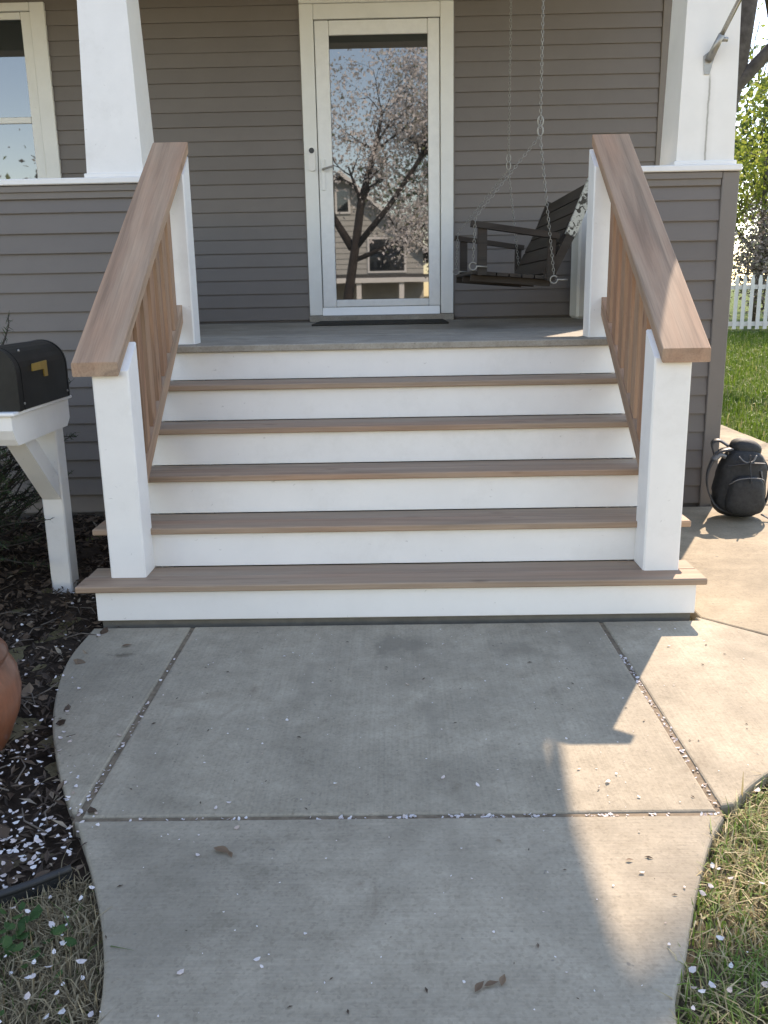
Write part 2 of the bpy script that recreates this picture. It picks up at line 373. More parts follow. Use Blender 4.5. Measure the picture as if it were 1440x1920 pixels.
def fast(name, V, F, mat, parent=None, smooth=False, **k):
    """big arrays of equal faces: V (n,3), F (m,k)"""
    me = bpy.data.meshes.new(name); V = np.asarray(V, np.float32); F = np.asarray(F, np.int32); m, kk = F.shape
    me.vertices.add(len(V)); me.vertices.foreach_set('co', V.ravel())
    me.loops.add(m*kk); me.loops.foreach_set('vertex_index', F.ravel())
    me.polygons.add(m); me.polygons.foreach_set('loop_start', np.arange(m, dtype=np.int32)*kk)
    me.polygons.foreach_set('use_smooth', np.full(m, smooth)); me.update(calc_edges=True); me.materials.append(M[mat])
    o = bpy.data.objects.new(name, me); col.objects.link(o); o.parent = parent; o.location = -wl(parent); WL[o.name] = Vector((0, 0, 0))
    return tag(o, **k)
def basis(n, rg, flat=0.0):
    """n random orthonormal pairs; flat>0 keeps them near the horizontal"""
    nrm = rg.normal(size=(n, 3)); nrm[:, 2] = np.abs(nrm[:, 2])+flat*3; nrm /= np.linalg.norm(nrm, axis=1)[:, None]
    a = rg.normal(size=(n, 3)); u = np.cross(nrm, a); u /= np.linalg.norm(u, axis=1)[:, None]; w_ = np.cross(nrm, u)
    return u, w_, nrm
def leafcloud(P, size, rg, aspect=.55, flat=0.0, jitter=.35):
    n = len(P); u, w_, nn = basis(n, rg, flat); s = size*(1+jitter*rg.normal(size=n)).clip(.35, 2)[:, None]
    a = P-u*s*.5; b = P+w_*s*aspect*.5+nn*s*.08; c = P+u*s*.5; d = P-w_*s*aspect*.5+nn*s*.08
    V = np.stack([a, b, c, d], 1).reshape(-1, 3); F = np.arange(4*n).reshape(n, 4); return V, F
def discs(P, size, rg, flat=1.5, sides=6):
    n = len(P); u, w_, nn = basis(n, rg, flat); s = (size*(1+.3*rg.normal(size=n))).clip(size*.35, size*2)
    k = np.arange(sides)*2*math.pi/sides
    rad = np.array([1., .82, .9, 1., .78, .86])[:sides]
    V = P[:, None, :]+(u[:, None, :]*np.cos(k)[None, :, None]+w_[:, None, :]*(np.sin(k)*.78)[None, :, None])*(rad[None, :, None]*s[:, None, None])
    V = V+nn[:, None, :]*(s[:, None]*.35*(np.cos(k)**2)[None, :])[:, :, None]
    return V.reshape(-1, 3), np.arange(sides*n).reshape(n, sides)
def blades(P, hgt, wid, rg, lean=.6):
    n = len(P); a = rg.uniform(0, 2*math.pi, n); d = np.stack([np.cos(a), np.sin(a), 0*a], 1); sd = np.stack([-np.sin(a), np.cos(a), 0*a], 1)
    h = (hgt*(1+.4*rg.normal(size=n))).clip(hgt*.3, hgt*2.2)[:, None]; l = (lean*np.abs(rg.normal(size=n)))[:, None]*h; w_ = wid*(1+.3*rg.normal(size=n))[:, None]
    up = np.array([0, 0, 1.])
    p0 = P-sd*w_/2; p1 = P+sd*w_/2; q = P+d*l*.35+up*h*.6; q0 = q-sd*w_*.4; q1 = q+sd*w_*.4
    tip = P+d*l+up*np.maximum(h-.35*l, .15*h); t0 = tip-sd*w_*.06; t1 = tip+sd*w_*.06
    V = np.stack([p0, p1, q1, q0, t1, t0], 1).reshape(-1, 3); b = np.arange(n)[:, None]*6
    F = np.concatenate([b+np.array([[0, 1, 2, 3]]), b+np.array([[3, 2, 4, 5]])], 0); return V, F
def inpoly(P, poly):
    x, y = P[:, 0], P[:, 1]; ins = np.zeros(len(P), bool); n = len(poly)
    for i in range(n):
        (x0, y0), (x1, y1) = poly[i], poly[i-1]
        c = ((y0 > y) != (y1 > y)) & (x < (x1-x0)*(y-y0)/((y1-y0) or 1e-9)+x0); ins ^= c
    return ins
def catmull(pts, k=8):
    out = []; P = [Vector((p[0], p[1], 0)) for p in pts]; P = [P[0]*2-P[1]]+P+[P[-1]*2-P[-2]]
    for i in range(1, len(P)-2):
        for j in range(k):
            t = j/k; a, b, c, d = P[i-1:i+3]
            q = .5*((2*b)+(c-a)*t+(2*a-5*b+4*c-d)*t*t+(3*b-a-3*c+d)*t**3); out.append((q.x, q.y))
    out.append((P[-2].x, P[-2].y)); return out

def gz(x, y):
    """height of the ground: level round the house, up to the back fence, down to the street"""
    x = np.asarray(x, float); y = np.asarray(y, float)
    t = np.clip((y-4)/10.5, 0, 1); t2 = np.clip((-3.6-y)/7.5, 0, 1)
    return -.045+.33*t*t*(3-2*t)-1.15*t2*t2*(3-2*t2)
Z1, H, D, O, T = .1663, .1691, .224, .0252, .026
ZF = Z1+5*H; LIP = 5*D-O; WY = 4.293; KY = 1.879

# ------------------------------------------------------------------ ground
def ground():
    def axis(a, b, c, d, fine, coarse):
        return np.concatenate([np.linspace(a, b, coarse)[:-1], np.linspace(b, c, fine), np.linspace(c, d, coarse)[1:]])
    xs = axis(-400, -12, 16, 400, 90, 16); ys = axis(-400, -38, 26, 400, 160, 16)
    X, Y = np.meshgrid(xs, ys); Zg = gz(X, Y)+.006*np.sin(X*3.1+Y*1.7)*np.sin(Y*2.3-X)
    inside = (X > -7) & (X < 2.1) & (Y > 2.2) & (Y < 12.5); Zg = np.where(inside, -.3, Zg)
    V = np.stack([X, Y, Zg], 2).reshape(-1, 3); ny, nx = X.shape
    i = (np.arange(ny-1)[:, None]*nx+np.arange(nx-1)[None, :]).ravel()
    F = np.stack([i, i+1, i+nx+1, i+nx], 1)
    fast('lawn', V, F, 'lawn', smooth=True, kind='structure')
ground()

def slab(poly, zt, depth, b, name, mat, parent, **k):
    n = len(poly); P = [Vector((p[0], p[1])) for p in poly]
    area = sum(P[i].x*P[(i+1) % n].y-P[(i+1) % n].x*P[i].y for i in range(n))
    if area < 0: P = P[::-1]
    def inset(dst):
        out = []
        for i in range(n):
            e0 = (P[i]-P[i-1]).normalized(); e1 = (P[(i+1) % n]-P[i]).normalized()
            n0 = Vector((-e0.y, e0.x)); n1 = Vector((-e1.y, e1.x)); m = n0+n1
            m = m/max(m.dot(n0), .35) if m.length > 1e-6 else n0
            out.append(P[i]+m*dst)
        return out
    rings = [(P, zt-depth), (P, zt-b*1.1), (inset(b*.35), zt-b*.35), (inset(b), zt)]
    vs = []; fs = []
    for r_, z in rings:
        for q in r_: vs.append((q.x, q.y, z if not callable(z) else z(q)))
    for j in range(3):
        for i in range(n): fs.append((j*n+i, j*n+(i+1) % n, (j+1)*n+(i+1) % n, (j+1)*n+i))
    fs.append(tuple(3*n+i for i in range(n)))
    m = MB(); m.add(vs, fs); return m.build(name, mat, parent, **k)

JX, JY, J = .79, -1.313, .007
left_edge = catmull([(-1.178, -.028), (-1.165, -.36), (-1.062, -.76), (-.905, -1.12), (-.765, -1.37), (-.622, -1.66), (-.54, -1.92), (-.505, -2.3), (-.50, -3.4)])
right_edge = catmull([(.50, -3.4), (.475, -2.3), (.487, -1.95), (.548, -1.80), (.645, -1.585), (.77, -1.36), (.976, -1.137), (1.30, -.95), (1.80, -.80), (2.5, -.70), (3.15, -.60)])
def split(line, y): return [p for p in line if p[1] > y], [p for p in line if p[1] <= y]
walk = empty('front_walk', (0, -1.0, 0), kind='structure')
le_up, le_dn = split(left_edge, JY); re_dn = [p for p in right_edge if p[1] <= JY]; re_up = [p for p in right_edge if p[1] > JY]
YS = -.028
slab([(-JX+J, YS), (-JX+J, JY+J), (JX-J, JY+J), (JX-J, YS)], 0, .09, .007, 'concrete_slab', 'concrete', walk)
slab([p for p in le_up if p[1] > JY+.016]+[(-JX-J-.004, JY+.030), (-JX-J, YS)], 0, .09, .007, 'concrete_slab', 'concrete', walk)
slab([(-.797, JY-J)]+le_dn+re_dn+[(.787, JY-J)], 0, .09, .007, 'concrete_slab', 'concrete_walk', walk)
slab([(JX+J, YS), (JX+J+.004, JY+.030)]+[p for p in re_up if p[1] > JY+.016]+[(3.15, -.56), (1.72, -.56), (1.165, .012), (1.165, YS)], 0, .09, .007, 'concrete_slab', 'concrete', walk)
for k_ in range(7):       # on to the street, down the slope
    y1 = -3.42-1.25*k_; y0 = y1-1.23
    z1_, z0_ = float(gz(0, y1))+.045, float(gz(0, y0))+.045
    MB().hexa([(-.5, y0, z0_-.09), (.5, y0, z0_-.09), (.5, y1, z1_-.09), (-.5, y1, z1_-.09), (-.5, y0, z0_), (.5, y0, z0_), (.5, y1, z1_), (-.5, y1, z1_)]).build('concrete_slab', 'concrete_walk', walk)
B('joint_filler', 'joint', walk, -.802, .796, JY-.010, JY+.030, -.06, -.005, .001)
B('joint_filler', 'joint', walk, -JX-.011, -JX+.011, JY+.032, YS, -.06, -.0055, .001)
B('joint_filler', 'joint', walk, JX-.011, JX+.011, JY+.032, YS, -.06, -.0055, .001)
# side path of warm concrete along the house
path = empty('side_path', (2.4, 2, 0), kind='structure')
slab([(1.185, .012), (1.735, -.545), (3.05, -.545), (3.04, 1.80), (1.60, 1.80), (1.185, 1.80)], -.004, .09, .008, 'concrete_slab', 'concrete_warm', path)
ys_ = [1.815, 3.172, 4.39, 5.6, 6.8, 8.0, 9.2, 10.4]
for a, b in zip(ys_[:-1], ys_[1:]):
    zz = -.004 if b < 5 else float(gz(2.5, (a+b)/2))+.03
    slab([(1.86, a+.006), (3.04, a+.006), (3.04, b-.006), (1.86, b-.006)], zz, .12, .008, 'concrete_slab', 'concrete_warm', path)
# garden bed (mulch) left of the walk
def bed():
    poly = [(-7, -1.9), (-1.4, -1.85)] + [(-.859, -1.60), (-.68, -1.485)] + [(p[0]+.06, p[1]) for p in le_up[::-1] if p[1] < -.05] + [(-1.18, -.03), (-1.10, 0.02), (-1.10, 1.95), (-7, 1.95)]
    xs = np.arange(-7, -.6, .03); ys = np.arange(-2, 2.0, .03); X, Y = np.meshgrid(xs, ys)
    r2 = np.random.default_rng(3); h = np.zeros_like(X)
    for k_ in range(26):
        kx, ky = r2.normal(size=2)*[14, 14]; h += .0032*np.sin(kx*X+ky*Y+r2.uniform(0, 6))
    Zb = -.030+h; ny, nx = X.shape; V = np.stack([X, Y, Zb], 2).reshape(-1, 3)
    i = (np.arange(ny-1)[:, None]*nx+np.arange(nx-1)[None, :]).ravel(); F = np.stack([i, i+1, i+nx+1, i+nx], 1)
    c = V[F].mean(1); F = F[inpoly(c, poly)]
    used = np.unique(F); mp = -np.ones(len(V), int); mp[used] = np.arange(len(used))
    fast('garden_bed', V[used], mp[F], 'soil', smooth=True, kind='structure'); return poly
bedpoly = bed()
ep = catmull([(-3.2, -2.05), (-1.7, -1.93), (-1.15, -1.76), (-.859, -1.60), (-.735, -1.512)], 6)
m = MB()
for (x0, y0), (x1, y1) in zip(ep[:-1], ep[1:]):
    dx, dy = x1-x0, y1-y0; l = math.hypot(dx, dy); nx, ny = -dy/l*.006, dx/l*.006
    m.hexa([(x0-nx, y0-ny, -.08), (x1-nx, y1-ny, -.08), (x1+nx, y1+ny, -.08), (x0+nx, y0+ny, -.08), (x0-nx, y0-ny, .004), (x1-nx, y1-ny, .004), (x1+nx, y1+ny, .004), (x0+nx, y0+ny, .004)])
m.tube([(x, y, .004) for x, y in ep], .009, 8)
m.build('garden_edging', 'edging', None, 'black plastic edging strip between mulch bed and dry grass', 'edging')

# street and pavement in front (behind the camera, seen in the door glass)
zs = -1.19
B('road', 'asphalt', None, -120, 120, -21.5, -13.5, zs-.3, zs-.10, .0, kind='structure')
B('pavement', 'concrete_walk', None, -120, 120, -13.45, -11.9, zs-.3, zs+.035, .02, kind='structure')

# ------------------------------------------------------------------ house
house = empty('house', (-2, 5, 0), 'taupe lap-sided house with white trimmed front porch', 'house')
XR = 2.20
def siding(parent, x0, x1, z0, z1, y, s=.1079, zref=1.0316):
    """one board per course: a wedge with its thick butt edge at the bottom"""
    k = math.floor((z0-zref)/s+1e-6)
    while True:
        a = zref+k*s; k += 1
        if a >= z1-.01: break
        lo, hi = max(a, z0), min(a+s+.012, z1)
        if hi-lo < .015: continue
        e = random.uniform(-.0020, .0020); y0 = y; jz = random.uniform(-.0016, .0016); lo += jz if lo > z0 else 0
        p = [(y0-.0155+e, lo), (y0-.0165+e, lo+.004), (y0-.003, hi), (y0+.006, hi), (y0+.006, lo)]
        MB().prism(p, lambda q, t: (t, q[0], q[1]), x0, x1).build('siding_board', 'siding', parent)
# front wall of the house under the porch
wall = B('wall', 'siding', house, -6.5, XR, WY+.006, WY+.20, ZF-.2, 6.2, .0)
siding(wall, -6.5, -3.86, ZF+.02, 3.50, WY)
siding(wall, -3.86, -2.655, ZF+.02, 1.80, WY)
siding(wall, -2.655, -.70, ZF+.02, 3.50, WY)
siding(wall, .515, 2.105, ZF+.02, 3.50, WY)
siding(wall, -6.5, 2.105, 3.51, 3.90, WY)
B('corner_board', 'taupe', wall, 2.108, XR+.02, WY-.024, WY+.12, ZF-.9, 6.1, .004)
B('corner_board', 'taupe', wall, .502, .514, WY-.018, WY, ZF+.02, 3.5, .002)
B('corner_board', 'taupe', wall, -.700, -.689, WY-.018, WY, ZF+.02, 3.5, .002)
# side wall and upper storey, roofs
MB().box(-6.5, XR-.004, WY+.202, 12.2, -.3, 6.2, 0).build('main_block', 'siding', house)
rf = MB()
rf.hexa([(-7.0, WY-.45, 6.21), (XR+.35, WY-.45, 6.21), (XR+.35, 12.6, 6.21), (-7, 12.6, 6.21), (-3.2, WY-.45, 9.0), (-1.6, WY-.45, 9.0), (-1.6, 12.6, 9.0), (-3.2, 12.6, 9.0)])
rf.build('roof', 'roof', house)
pr = MB(); pr.hexa([(-7.2, 1.72, 3.92), (2.385, 1.72, 3.92), (2.385, WY-.02, 3.92), (-7.2, WY-.02, 3.92), (-7.2, 1.72, 4.02), (2.385, 1.72, 4.02), (2.385, WY-.02, 4.55), (-7.2, WY-.02, 4.55)])
pr.build('porch_roof', 'white_trim', house)
B('porch_beam', 'white_trim', house, -6.9, 1.90, 1.92, 2.16, 3.66, 3.918, .004)
# porch floor
fl = MB(); fl.box(-6.5, 1.88, 1.90, WY, ZF-.05, ZF, .003); fl.build('porch_floor', 'floor', house)
B('porch_foundation', 'taupe', house, -6.45, 1.86, 2.12, WY-.02, -.25, ZF-.052, .0)
# low porch walls with siding, cap and trims
def knee(x0, x1, right):
    nm = B('porch_wall', 'siding', house, x0, x1, KY+.008, KY+.20, -.12, 1.846, .0)
    siding(nm, x0, x1-(.092 if right else 0), 0.0, 1.79, KY, .1065, 1.0635)
    B('frieze_board', 'taupe', nm, x0, x1-(.094 if right else 0), KY-.020, KY+.007, 1.776, 1.845, .003)
    B('frieze_board', 'taupe', nm, x0, x1-(.094 if right else 0), KY-.030, KY-.0215, 1.812, 1.845, .002)
    B('cap', 'white', nm, x0-.01, x1+.006, KY-.045, KY+.235, 1.848, 1.881, .005)
    if right: B('corner_board', 'taupe', nm, x1-.091, x1, KY-.026, KY+.20, -.10, 1.8455, .004)
    return nm
knee(-6.5, -1.315, False)
kr = knee(1.315, 1.890, True)
# return of the right porch wall along the side
sw = B('porch_wall', 'taupe', house, 1.70, 1.868, KY+.203, WY, -.12, 1.846, 0)
B('cap', 'white', sw, 1.67, 1.90, KY+.238, WY-.03, 1.848, 1.880, .004)
for k_ in range(17):
    z0 = .0+.1065*k_; MB().prism([(1.884, z0), (1.885, z0+.004), (1.870, z0+.1065), (1.868, z0+.1065), (1.868, z0)], lambda q, t: (q[0], t, q[1]), KY+.205, WY-.03).build('siding_board', 'siding', sw)
# square tapered porch columns
def column(xc, wb, wt, mt):
    y0 = KY-.004; yb = y0+wb; z0, z1 = 1.8815, 3.658
    c = MB(); yc = (y0+yb)/2; hb, ht = wb/2, wt/2
    def ring(h, z): return [(xc-h, yc-h, z), (xc+h, yc-h, z), (xc+h, yc+h, z), (xc-h, yc+h, z)]
    c.hexa(ring(hb, z0)+ring(ht, z1))
    o = c.build('column', mt, house, at=(xc, yc, 2.55))
    pl = MB(); pl.box(xc-hb-.012, xc+hb+.012, yc-hb-.012, yc+hb+.012, z0+.0005, z0+.024, .004); pl.build('plinth', 'white', o); return o
column(-1.505, .312, .208, 'white')
column(1.705, .312, .242, 'column')
# window on the left
win = empty('window', (-3.25, WY, 1.8), parent=house)
x0, x1, zb, zt_ = -3.85, -2.652, 1.75, 3.46
B('casing', 'white_trim', win, x1-.115, x1, WY-.035, WY, zb, zt_, .004)
B('casing', 'white_trim', win, x0, x0+.115, WY-.035, WY, zb, zt_, .004)
B('casing', 'white_trim', win, x0+.117, x1-.117, WY-.035, WY, 3.40, zt_, .004)
B('sill', 'white_trim', win, x0-.03, x1+.03, WY-.07, WY, zb-.045, zb-.002, .004)
fr = B('frame', 'white_trim', win, x1-.195, x1-.118, WY-.018, WY, zb, 3.398, .004)
B('frame', 'white_trim', win, x0+.118, x0+.195, WY-.018, WY, zb, 3.398, .004)
B('frame', 'white_trim', win, x0+.197, x1-.197, WY-.018, WY, 3.345, 3.396, .004)
B('frame', 'white_trim', win, x0+.197, x1-.197, WY-.020, WY, 2.598, 2.645, .004)
B('frame', 'white_trim', win, x0+.197, x1-.197, WY-.018, WY, zb, 1.82, .004)
B('pane', 'glass', win, x0+.197, x1-.197, WY-.008, WY-.003, 1.822, 2.596, 0)
B('pane', 'glass', win, x0+.197, x1-.197, WY-.009, WY-.004, 2.647, 3.343, 0)
# door casing and storm door
dc = empty('door_frame', (-.1, WY, ZF), parent=house)
B('casing', 'white_trim', dc, -.688, -.582, WY-.040, WY, ZF+.055, 3.40, .004)
B('casing', 'white_trim', dc, .398, .500, WY-.040, WY, ZF+.055, 3.40, .004)
B('casing', 'white_trim', dc, -.688, .500, WY-.044, WY, 3.402, 3.495, .004)
B('casing', 'white_trim', dc, -.580, .396, WY-.036, WY, 3.292, 3.400, .004)
B('sill', 'floor', dc, -.69, .502, WY-.075, WY, ZF+.0005, ZF+.052, .004)
door = empty('storm_door', (-.095, WY, ZF), parent=house)
B('stile', 'metal_white', door, -.576, -.466, WY-.028, WY, 1.132, 3.286, .005)
B('stile', 'metal_white', door, .300, .392, WY-.028, WY, 1.132, 3.286, .005)
B('rail', 'metal_white', door, -.464, .298, WY-.027, WY, 3.180, 3.285, .005)
B('rail', 'metal_white', door, -.464, .298, WY-.027, WY, 1.133, 1.190, .005)
MB().prism([(WY-.030, 1.130), (WY-.058, 1.066), (WY-.004, 1.066), (WY-.004, 1.130)], lambda q, t: (t, q[0], q[1]), -.580, .388).build('kick_plate', 'sweep', door)
B('pane', 'glass', door, -.463, .297, WY-.014, WY-.009, 1.192, 3.178, 0)
hd = MB(); hd.box(-.556, -.526, WY-.040, WY-.028, 2.045, 2.285, .005)
hnd = hd.build('handle', 'metal_white', door)
lv = MB(); lv.tube([(-.541, WY-.040, 2.205), (-.541, WY-.075, 2.203), (-.50, WY-.080, 2.213), (-.462, WY-.078, 2.222)], .008, 8); lv.build('lever', 'steel', hnd)

# ------------------------------------------------------------------ stairs
st = empty('porch_stairs', (0, .5, 0), 'porch steps with white risers and brown wooden treads', 'stairs')
for k in range(1, 7):
    w_ = 1.163 if k <= 2 else 1.10
    z1 = Z1+(k-1)*H-T-.001 if k < 7 else ZF
    z0 = (.018 if k == 1 else Z1+(k-2)*H+.001)
    if k == 6: z1 = ZF-.034
    y = (k-1)*D
    rl, rr = (-1.168, 1.157) if k <= 2 else (-1.10, 1.09)
    B('riser', 'riser', st, rl, rr, y, y+.018, z0, z1, .002)
for k in range(1, 6):
    zt2 = Z1+(k-1)*H; y0 = (k-1)*D-O; xl, xr = (-1.228, 1.190) if k <= 2 else (-1.10, 1.09)
    if k == 1: xl, xr = -1.237, 1.190
    ym = y0+.128
    B('tread_board', 'deck_front', st, xl, xr, y0, ym-.002, zt2-T, zt2, .004)
    B('tread_board', 'deck', st, xl+(.006 if k == 1 else 0), xr-.004, ym+.002, k*D-.001, zt2-T, zt2-.0012, .003)
# landing in front of the porch wall
lm = MB(); lm.box(-1.12, 1.115, LIP, 1.899, ZF-.034, ZF-.001, .004); lm.build('landing_floor', 'floor', st)
B('skirt', 'riser', st, -1.10, -1.085, 5*D+.02, KY-.02, -.05, ZF-.036, .002)
B('skirt', 'riser', st, 1.072, 1.087, 5*D+.02, KY-.02, -.05, ZF-.036, .002)
for sx in (-1.14, 1.13):
    for k in range(1, 3): B('skirt', 'riser', st, sx-.008, sx+.008, (k-1)*D+.02, k*D-.002 if k < 2 else k*D-.01, -.04, Z1+(k-1)*H-T-.002, .001)
for sx in (-1.094, 1.082):
    for k in range(3, 6): B('skirt', 'riser', st, sx-.006, sx+.006, (k-1)*D+.02, k*D-.002, -.04, Z1+(k-1)*H-T-.002, .001)
B('footing', 'gap', st, -1.155, 1.145, .012, .20, -.06, .0165, .002)

# railings
def railing(side):
    xl = (-1.129, -.989) if side < 0 else (.973, 1.113)
    wd = 'left' if side < 0 else 'right'
    rr = empty('stair_railing', (sum(xl)/2, .7, 0), ('cedar topped stair railing with white posts, beside the mailbox' if side < 0 else 'cedar topped stair railing with white posts, partly in sun, nearest the backpack'), 'railing', 'stair railings')
    # handrail (plumb-cut 2x8)
    if side < 0: lo, hi = (-1.192, -1.018), (-1.166, -.993); z0, z1 = 1.014, 1.981
    else: lo, hi = (.993, 1.171), (.991, 1.169); z0, z1 = 1.028, 1.975
    ya, yb = .06, 1.40; tv = .052
    hr = MB()
    n = 6; b = .004
    for i in range(1):
        pts = []
        for (y, z, (a, c)) in ((ya, z0, lo), (yb, z1, hi)):
            pts.append([(a+b, y, z-tv), (c-b, y, z-tv), (c, y, z-tv+b), (c, y, z-b), (c-b, y, z), (a+b, y, z), (a, y, z-b), (a, y, z-tv+b)])
        vs = pts[0]+pts[1]; fs = [tuple(range(8)), tuple(range(15, 7, -1))]+[(q, (q+1) % 8, 8+(q+1) % 8, 8+q) for q in range(8)]
        hr.add(vs, fs)
    hr.build('handrail', 'cedar_y', rr, rx=math.atan2(z1-z0, yb-ya))
    def zrail(y): return z0-tv+(z1-z0)*(y-ya)/(yb-ya)-.001
    # posts, tops cut to the slope of the rail
    def post(y0, zb):
        y1 = y0+.14; c = .006; a, bb = xl
        ringp = [(a+c, y0), (bb-c, y0), (bb, y0+c), (bb, y1-c), (bb-c, y1), (a+c, y1), (a, y1-c), (a, y0+c)]
        vs = [(p[0], p[1], zb) for p in ringp]+[(p[0], p[1], zrail(p[1])) for p in ringp]
        MB().add(vs, [tuple(range(8))[::-1], tuple(range(8, 16))]+[(q, (q+1) % 8, 8+(q+1) % 8, 8+q) for q in range(8)]).build('post', 'white', rr)
    post(D-.141, Z1+.0005); post(1.236, ZF-.0005)
    # bottom rail on the nosings
    bx = (-1.086, -1.040) if side < 0 else (1.030, 1.076)
    s = H/D; fn = lambda y: Z1+s*(y+O)+.001
    ylo, yhi = D+.001, 1.235
    poly = [(ylo, fn(ylo)), (yhi, fn(yhi)), (yhi, fn(yhi)+.085), (ylo, fn(ylo)+.085)]
    MB().prism(poly, lambda q, t: (t, q[0], q[1]), bx[0], bx[1]).build('bottom_rail', 'cedar_y', rr, rx=math.atan(s))
    cx = sum(bx)/2
    for i in range(7):
        y = D+.085+i*.128; wb = .036
        q0, q1 = y, y+wb*1.9
        v8 = [(cx-.018, q0, fn(q0)+.086), (cx+.018, q0, fn(q0)+.086), (cx+.018, q1, fn(q1)+.086), (cx-.018, q1, fn(q1)+.086),
              (cx-.018, q0, zrail(q0)), (cx+.018, q0, zrail(q0)), (cx+.018, q1, zrail(q1)), (cx-.018, q1, zrail(q1))]
        MB().hexa(v8).build('baluster', 'cedar_z', rr)
railing(-1); railing(1)

# ------------------------------------------------------------------ things on the porch
B('doormat', 'mat', None, -.60, .41, 3.38, 4.14, ZF+.0005, ZF+.014, .005, label='thin dark doormat lying in front of the glass door', cat='doormat')
db = empty('doorbell', (-.626, WY-.04, 2.28), 'slim white video doorbell with black lens on the door casing', 'doorbell')
def pill(cx, cz, rw, hz, y0, y1, n=10):
    pts = [(cx+rw*math.cos(a), cz+hz-rw+rw*math.sin(a)) for a in np.linspace(0, math.pi, n)]+[(cx+rw*math.cos(a), cz-hz+rw+rw*math.sin(a)) for a in np.linspace(math.pi, 2*math.pi, n)]
    return MB().prism(pts, lambda p, t: (p[0], t, p[1]), y0, y1)
pill(-.626, 2.28, .026, .088, WY-.062, WY-.0405).build('body', 'white', db)
pill(-.626, 2.345, .021, .0212, WY-.066, WY-.0625).build('lens', 'black', db)
B('storage_bin', 'white_trim', None, 1.45, 1.80, 3.92, 4.22, ZF, 1.83, .02, label='pale storage bin mostly hidden behind the right upper post', cat='bin')

def link(m, c, d, L_, r_, up, n=8, ts=4):
    d = d.normalized(); u = up-d*up.dot(d); u.normalize(); pts = []
    for k in range(n*2):
        a = 2*math.pi*k/(n*2); pts.append(c+d*(math.cos(a)*L_*.5)+u*(math.sin(a)*L_*.28))
    m.tube(pts, r_, ts, True, True)
def chain(pts, parent, L_=.026, r_=.0021):
    m = MB(); pts = [Vector(p) for p in pts]; flip = 0
    for a, b in zip(pts[:-1], pts[1:]):
        d = b-a; n = max(1, int(d.length/(L_*.78)))
        for i in range(n):
            up = Vector((0, 1, 0)) if flip else Vector((1, .02, .3)); flip ^= 1
            link(m, a+d*((i+.5)/n), d, L_, r_, up, 4)
    return m.build('chain', 'chain', parent)
swg = empty('porch_swing', (.82, 2.93, 1.30), 'dark wooden porch swing hanging on chains by the wall', 'swing')
YN, YFAR = 2.2, 3.67
def obx(name, mat, p0, p1, ya, yb, t):      # board in the xz plane from p0 to p1, thickness t, spanning y
    dx, dz = p1[0]-p0[0], p1[1]-p0[1]; l = math.hypot(dx, dz); nx, nz = -dz/l*t/2, dx/l*t/2
    return MB().prism([(p0[0]-nx, p0[1]-nz), (p1[0]-nx, p1[1]-nz), (p1[0]+nx, p1[1]+nz), (p0[0]+nx, p0[1]+nz)], lambda q, y: (q[0], y, q[1]), ya, yb).build(name, mat, swg)
for i in range(6):
    a = i*.0755; sx = .478+a; sz = 1.352-.085*(sx-.478)
    obx('seat_slat', 'darkwood', (sx, sz), (sx+.068, sz-.0058), YN+.03, YFAR-.03, .02)
for yy in (YN+.10, (YN+YFAR)/2, YFAR-.13):
    obx('seat_support', 'darkwood_x', (.475, 1.322), (.955, 1.281), yy-.02, yy+.02, .038)
bd = Vector((.262, 0, .520)).normalized(); b0 = Vector((.905, 0, 1.325))
for i in range(6):
    a = b0+bd*(.01+i*.097); c = a+bd*.088
    obx('back_slat', 'darkwood', (a.x, a.z), (c.x, c.z), YN+.045, YFAR-.045, .018)
for yy, mt in ((YN+.004, 'lace'), (YFAR-.04, 'darkwood_x')):
    obx('back_stile', 'darkwood_x' if mt != 'lace' else 'darkwood_x', (.93, 1.30), (1.055, 1.548), yy, yy+.036, .05)
    obx('back_stile', mt, (1.055, 1.550), (1.180, 1.862), yy, yy+.036, .062)
for yy in (YN-.02, YFAR-.05):
    obx('arm', 'darkwood_x', (.470, 1.628), (.985, 1.548), yy, yy+.075, .034)
    obx('arm_post', 'darkwood_x', (.537, 1.335), (.537, 1.600), yy+.016, yy+.056, .055)
    obx('arm_post', 'darkwood_x', (.945, 1.295), (.945, 1.535), yy+.016, yy+.056, .045)
    for (rx, rz) in ((.479, 1.385), (.958, 1.300)):
        m = MB(); m.tube([(rx+.022*math.cos(a), yy-.012, rz+.022*math.sin(a)) for a in np.linspace(.6, 2*math.pi+.2, 14)], .0042, 6)
        m.tube([(rx+.02, yy-.012, rz), (rx+.085, yy+.01, rz-.004)], .005, 6); m.build('ring', 'chain', swg)
    yc = yy+.02
    chain([(.862, yc, 3.915), (.862, yc, 2.14)], swg)
    m = MB()
    for dz in (0, .052): link(m, Vector((.862, yc, 2.126+dz)), Vector((0, 0, 1)), .055, .0045, Vector((1, 0, 0)), 6, 6)
    m.build('connector', 'chain', swg)
    chain([(.862, yc, 2.10), (.492, yc-.03, 1.66), (.479, yc-.03, 1.41)], swg)
    chain([(.862, yc, 2.10), (.958, yc-.03, 1.325)], swg)

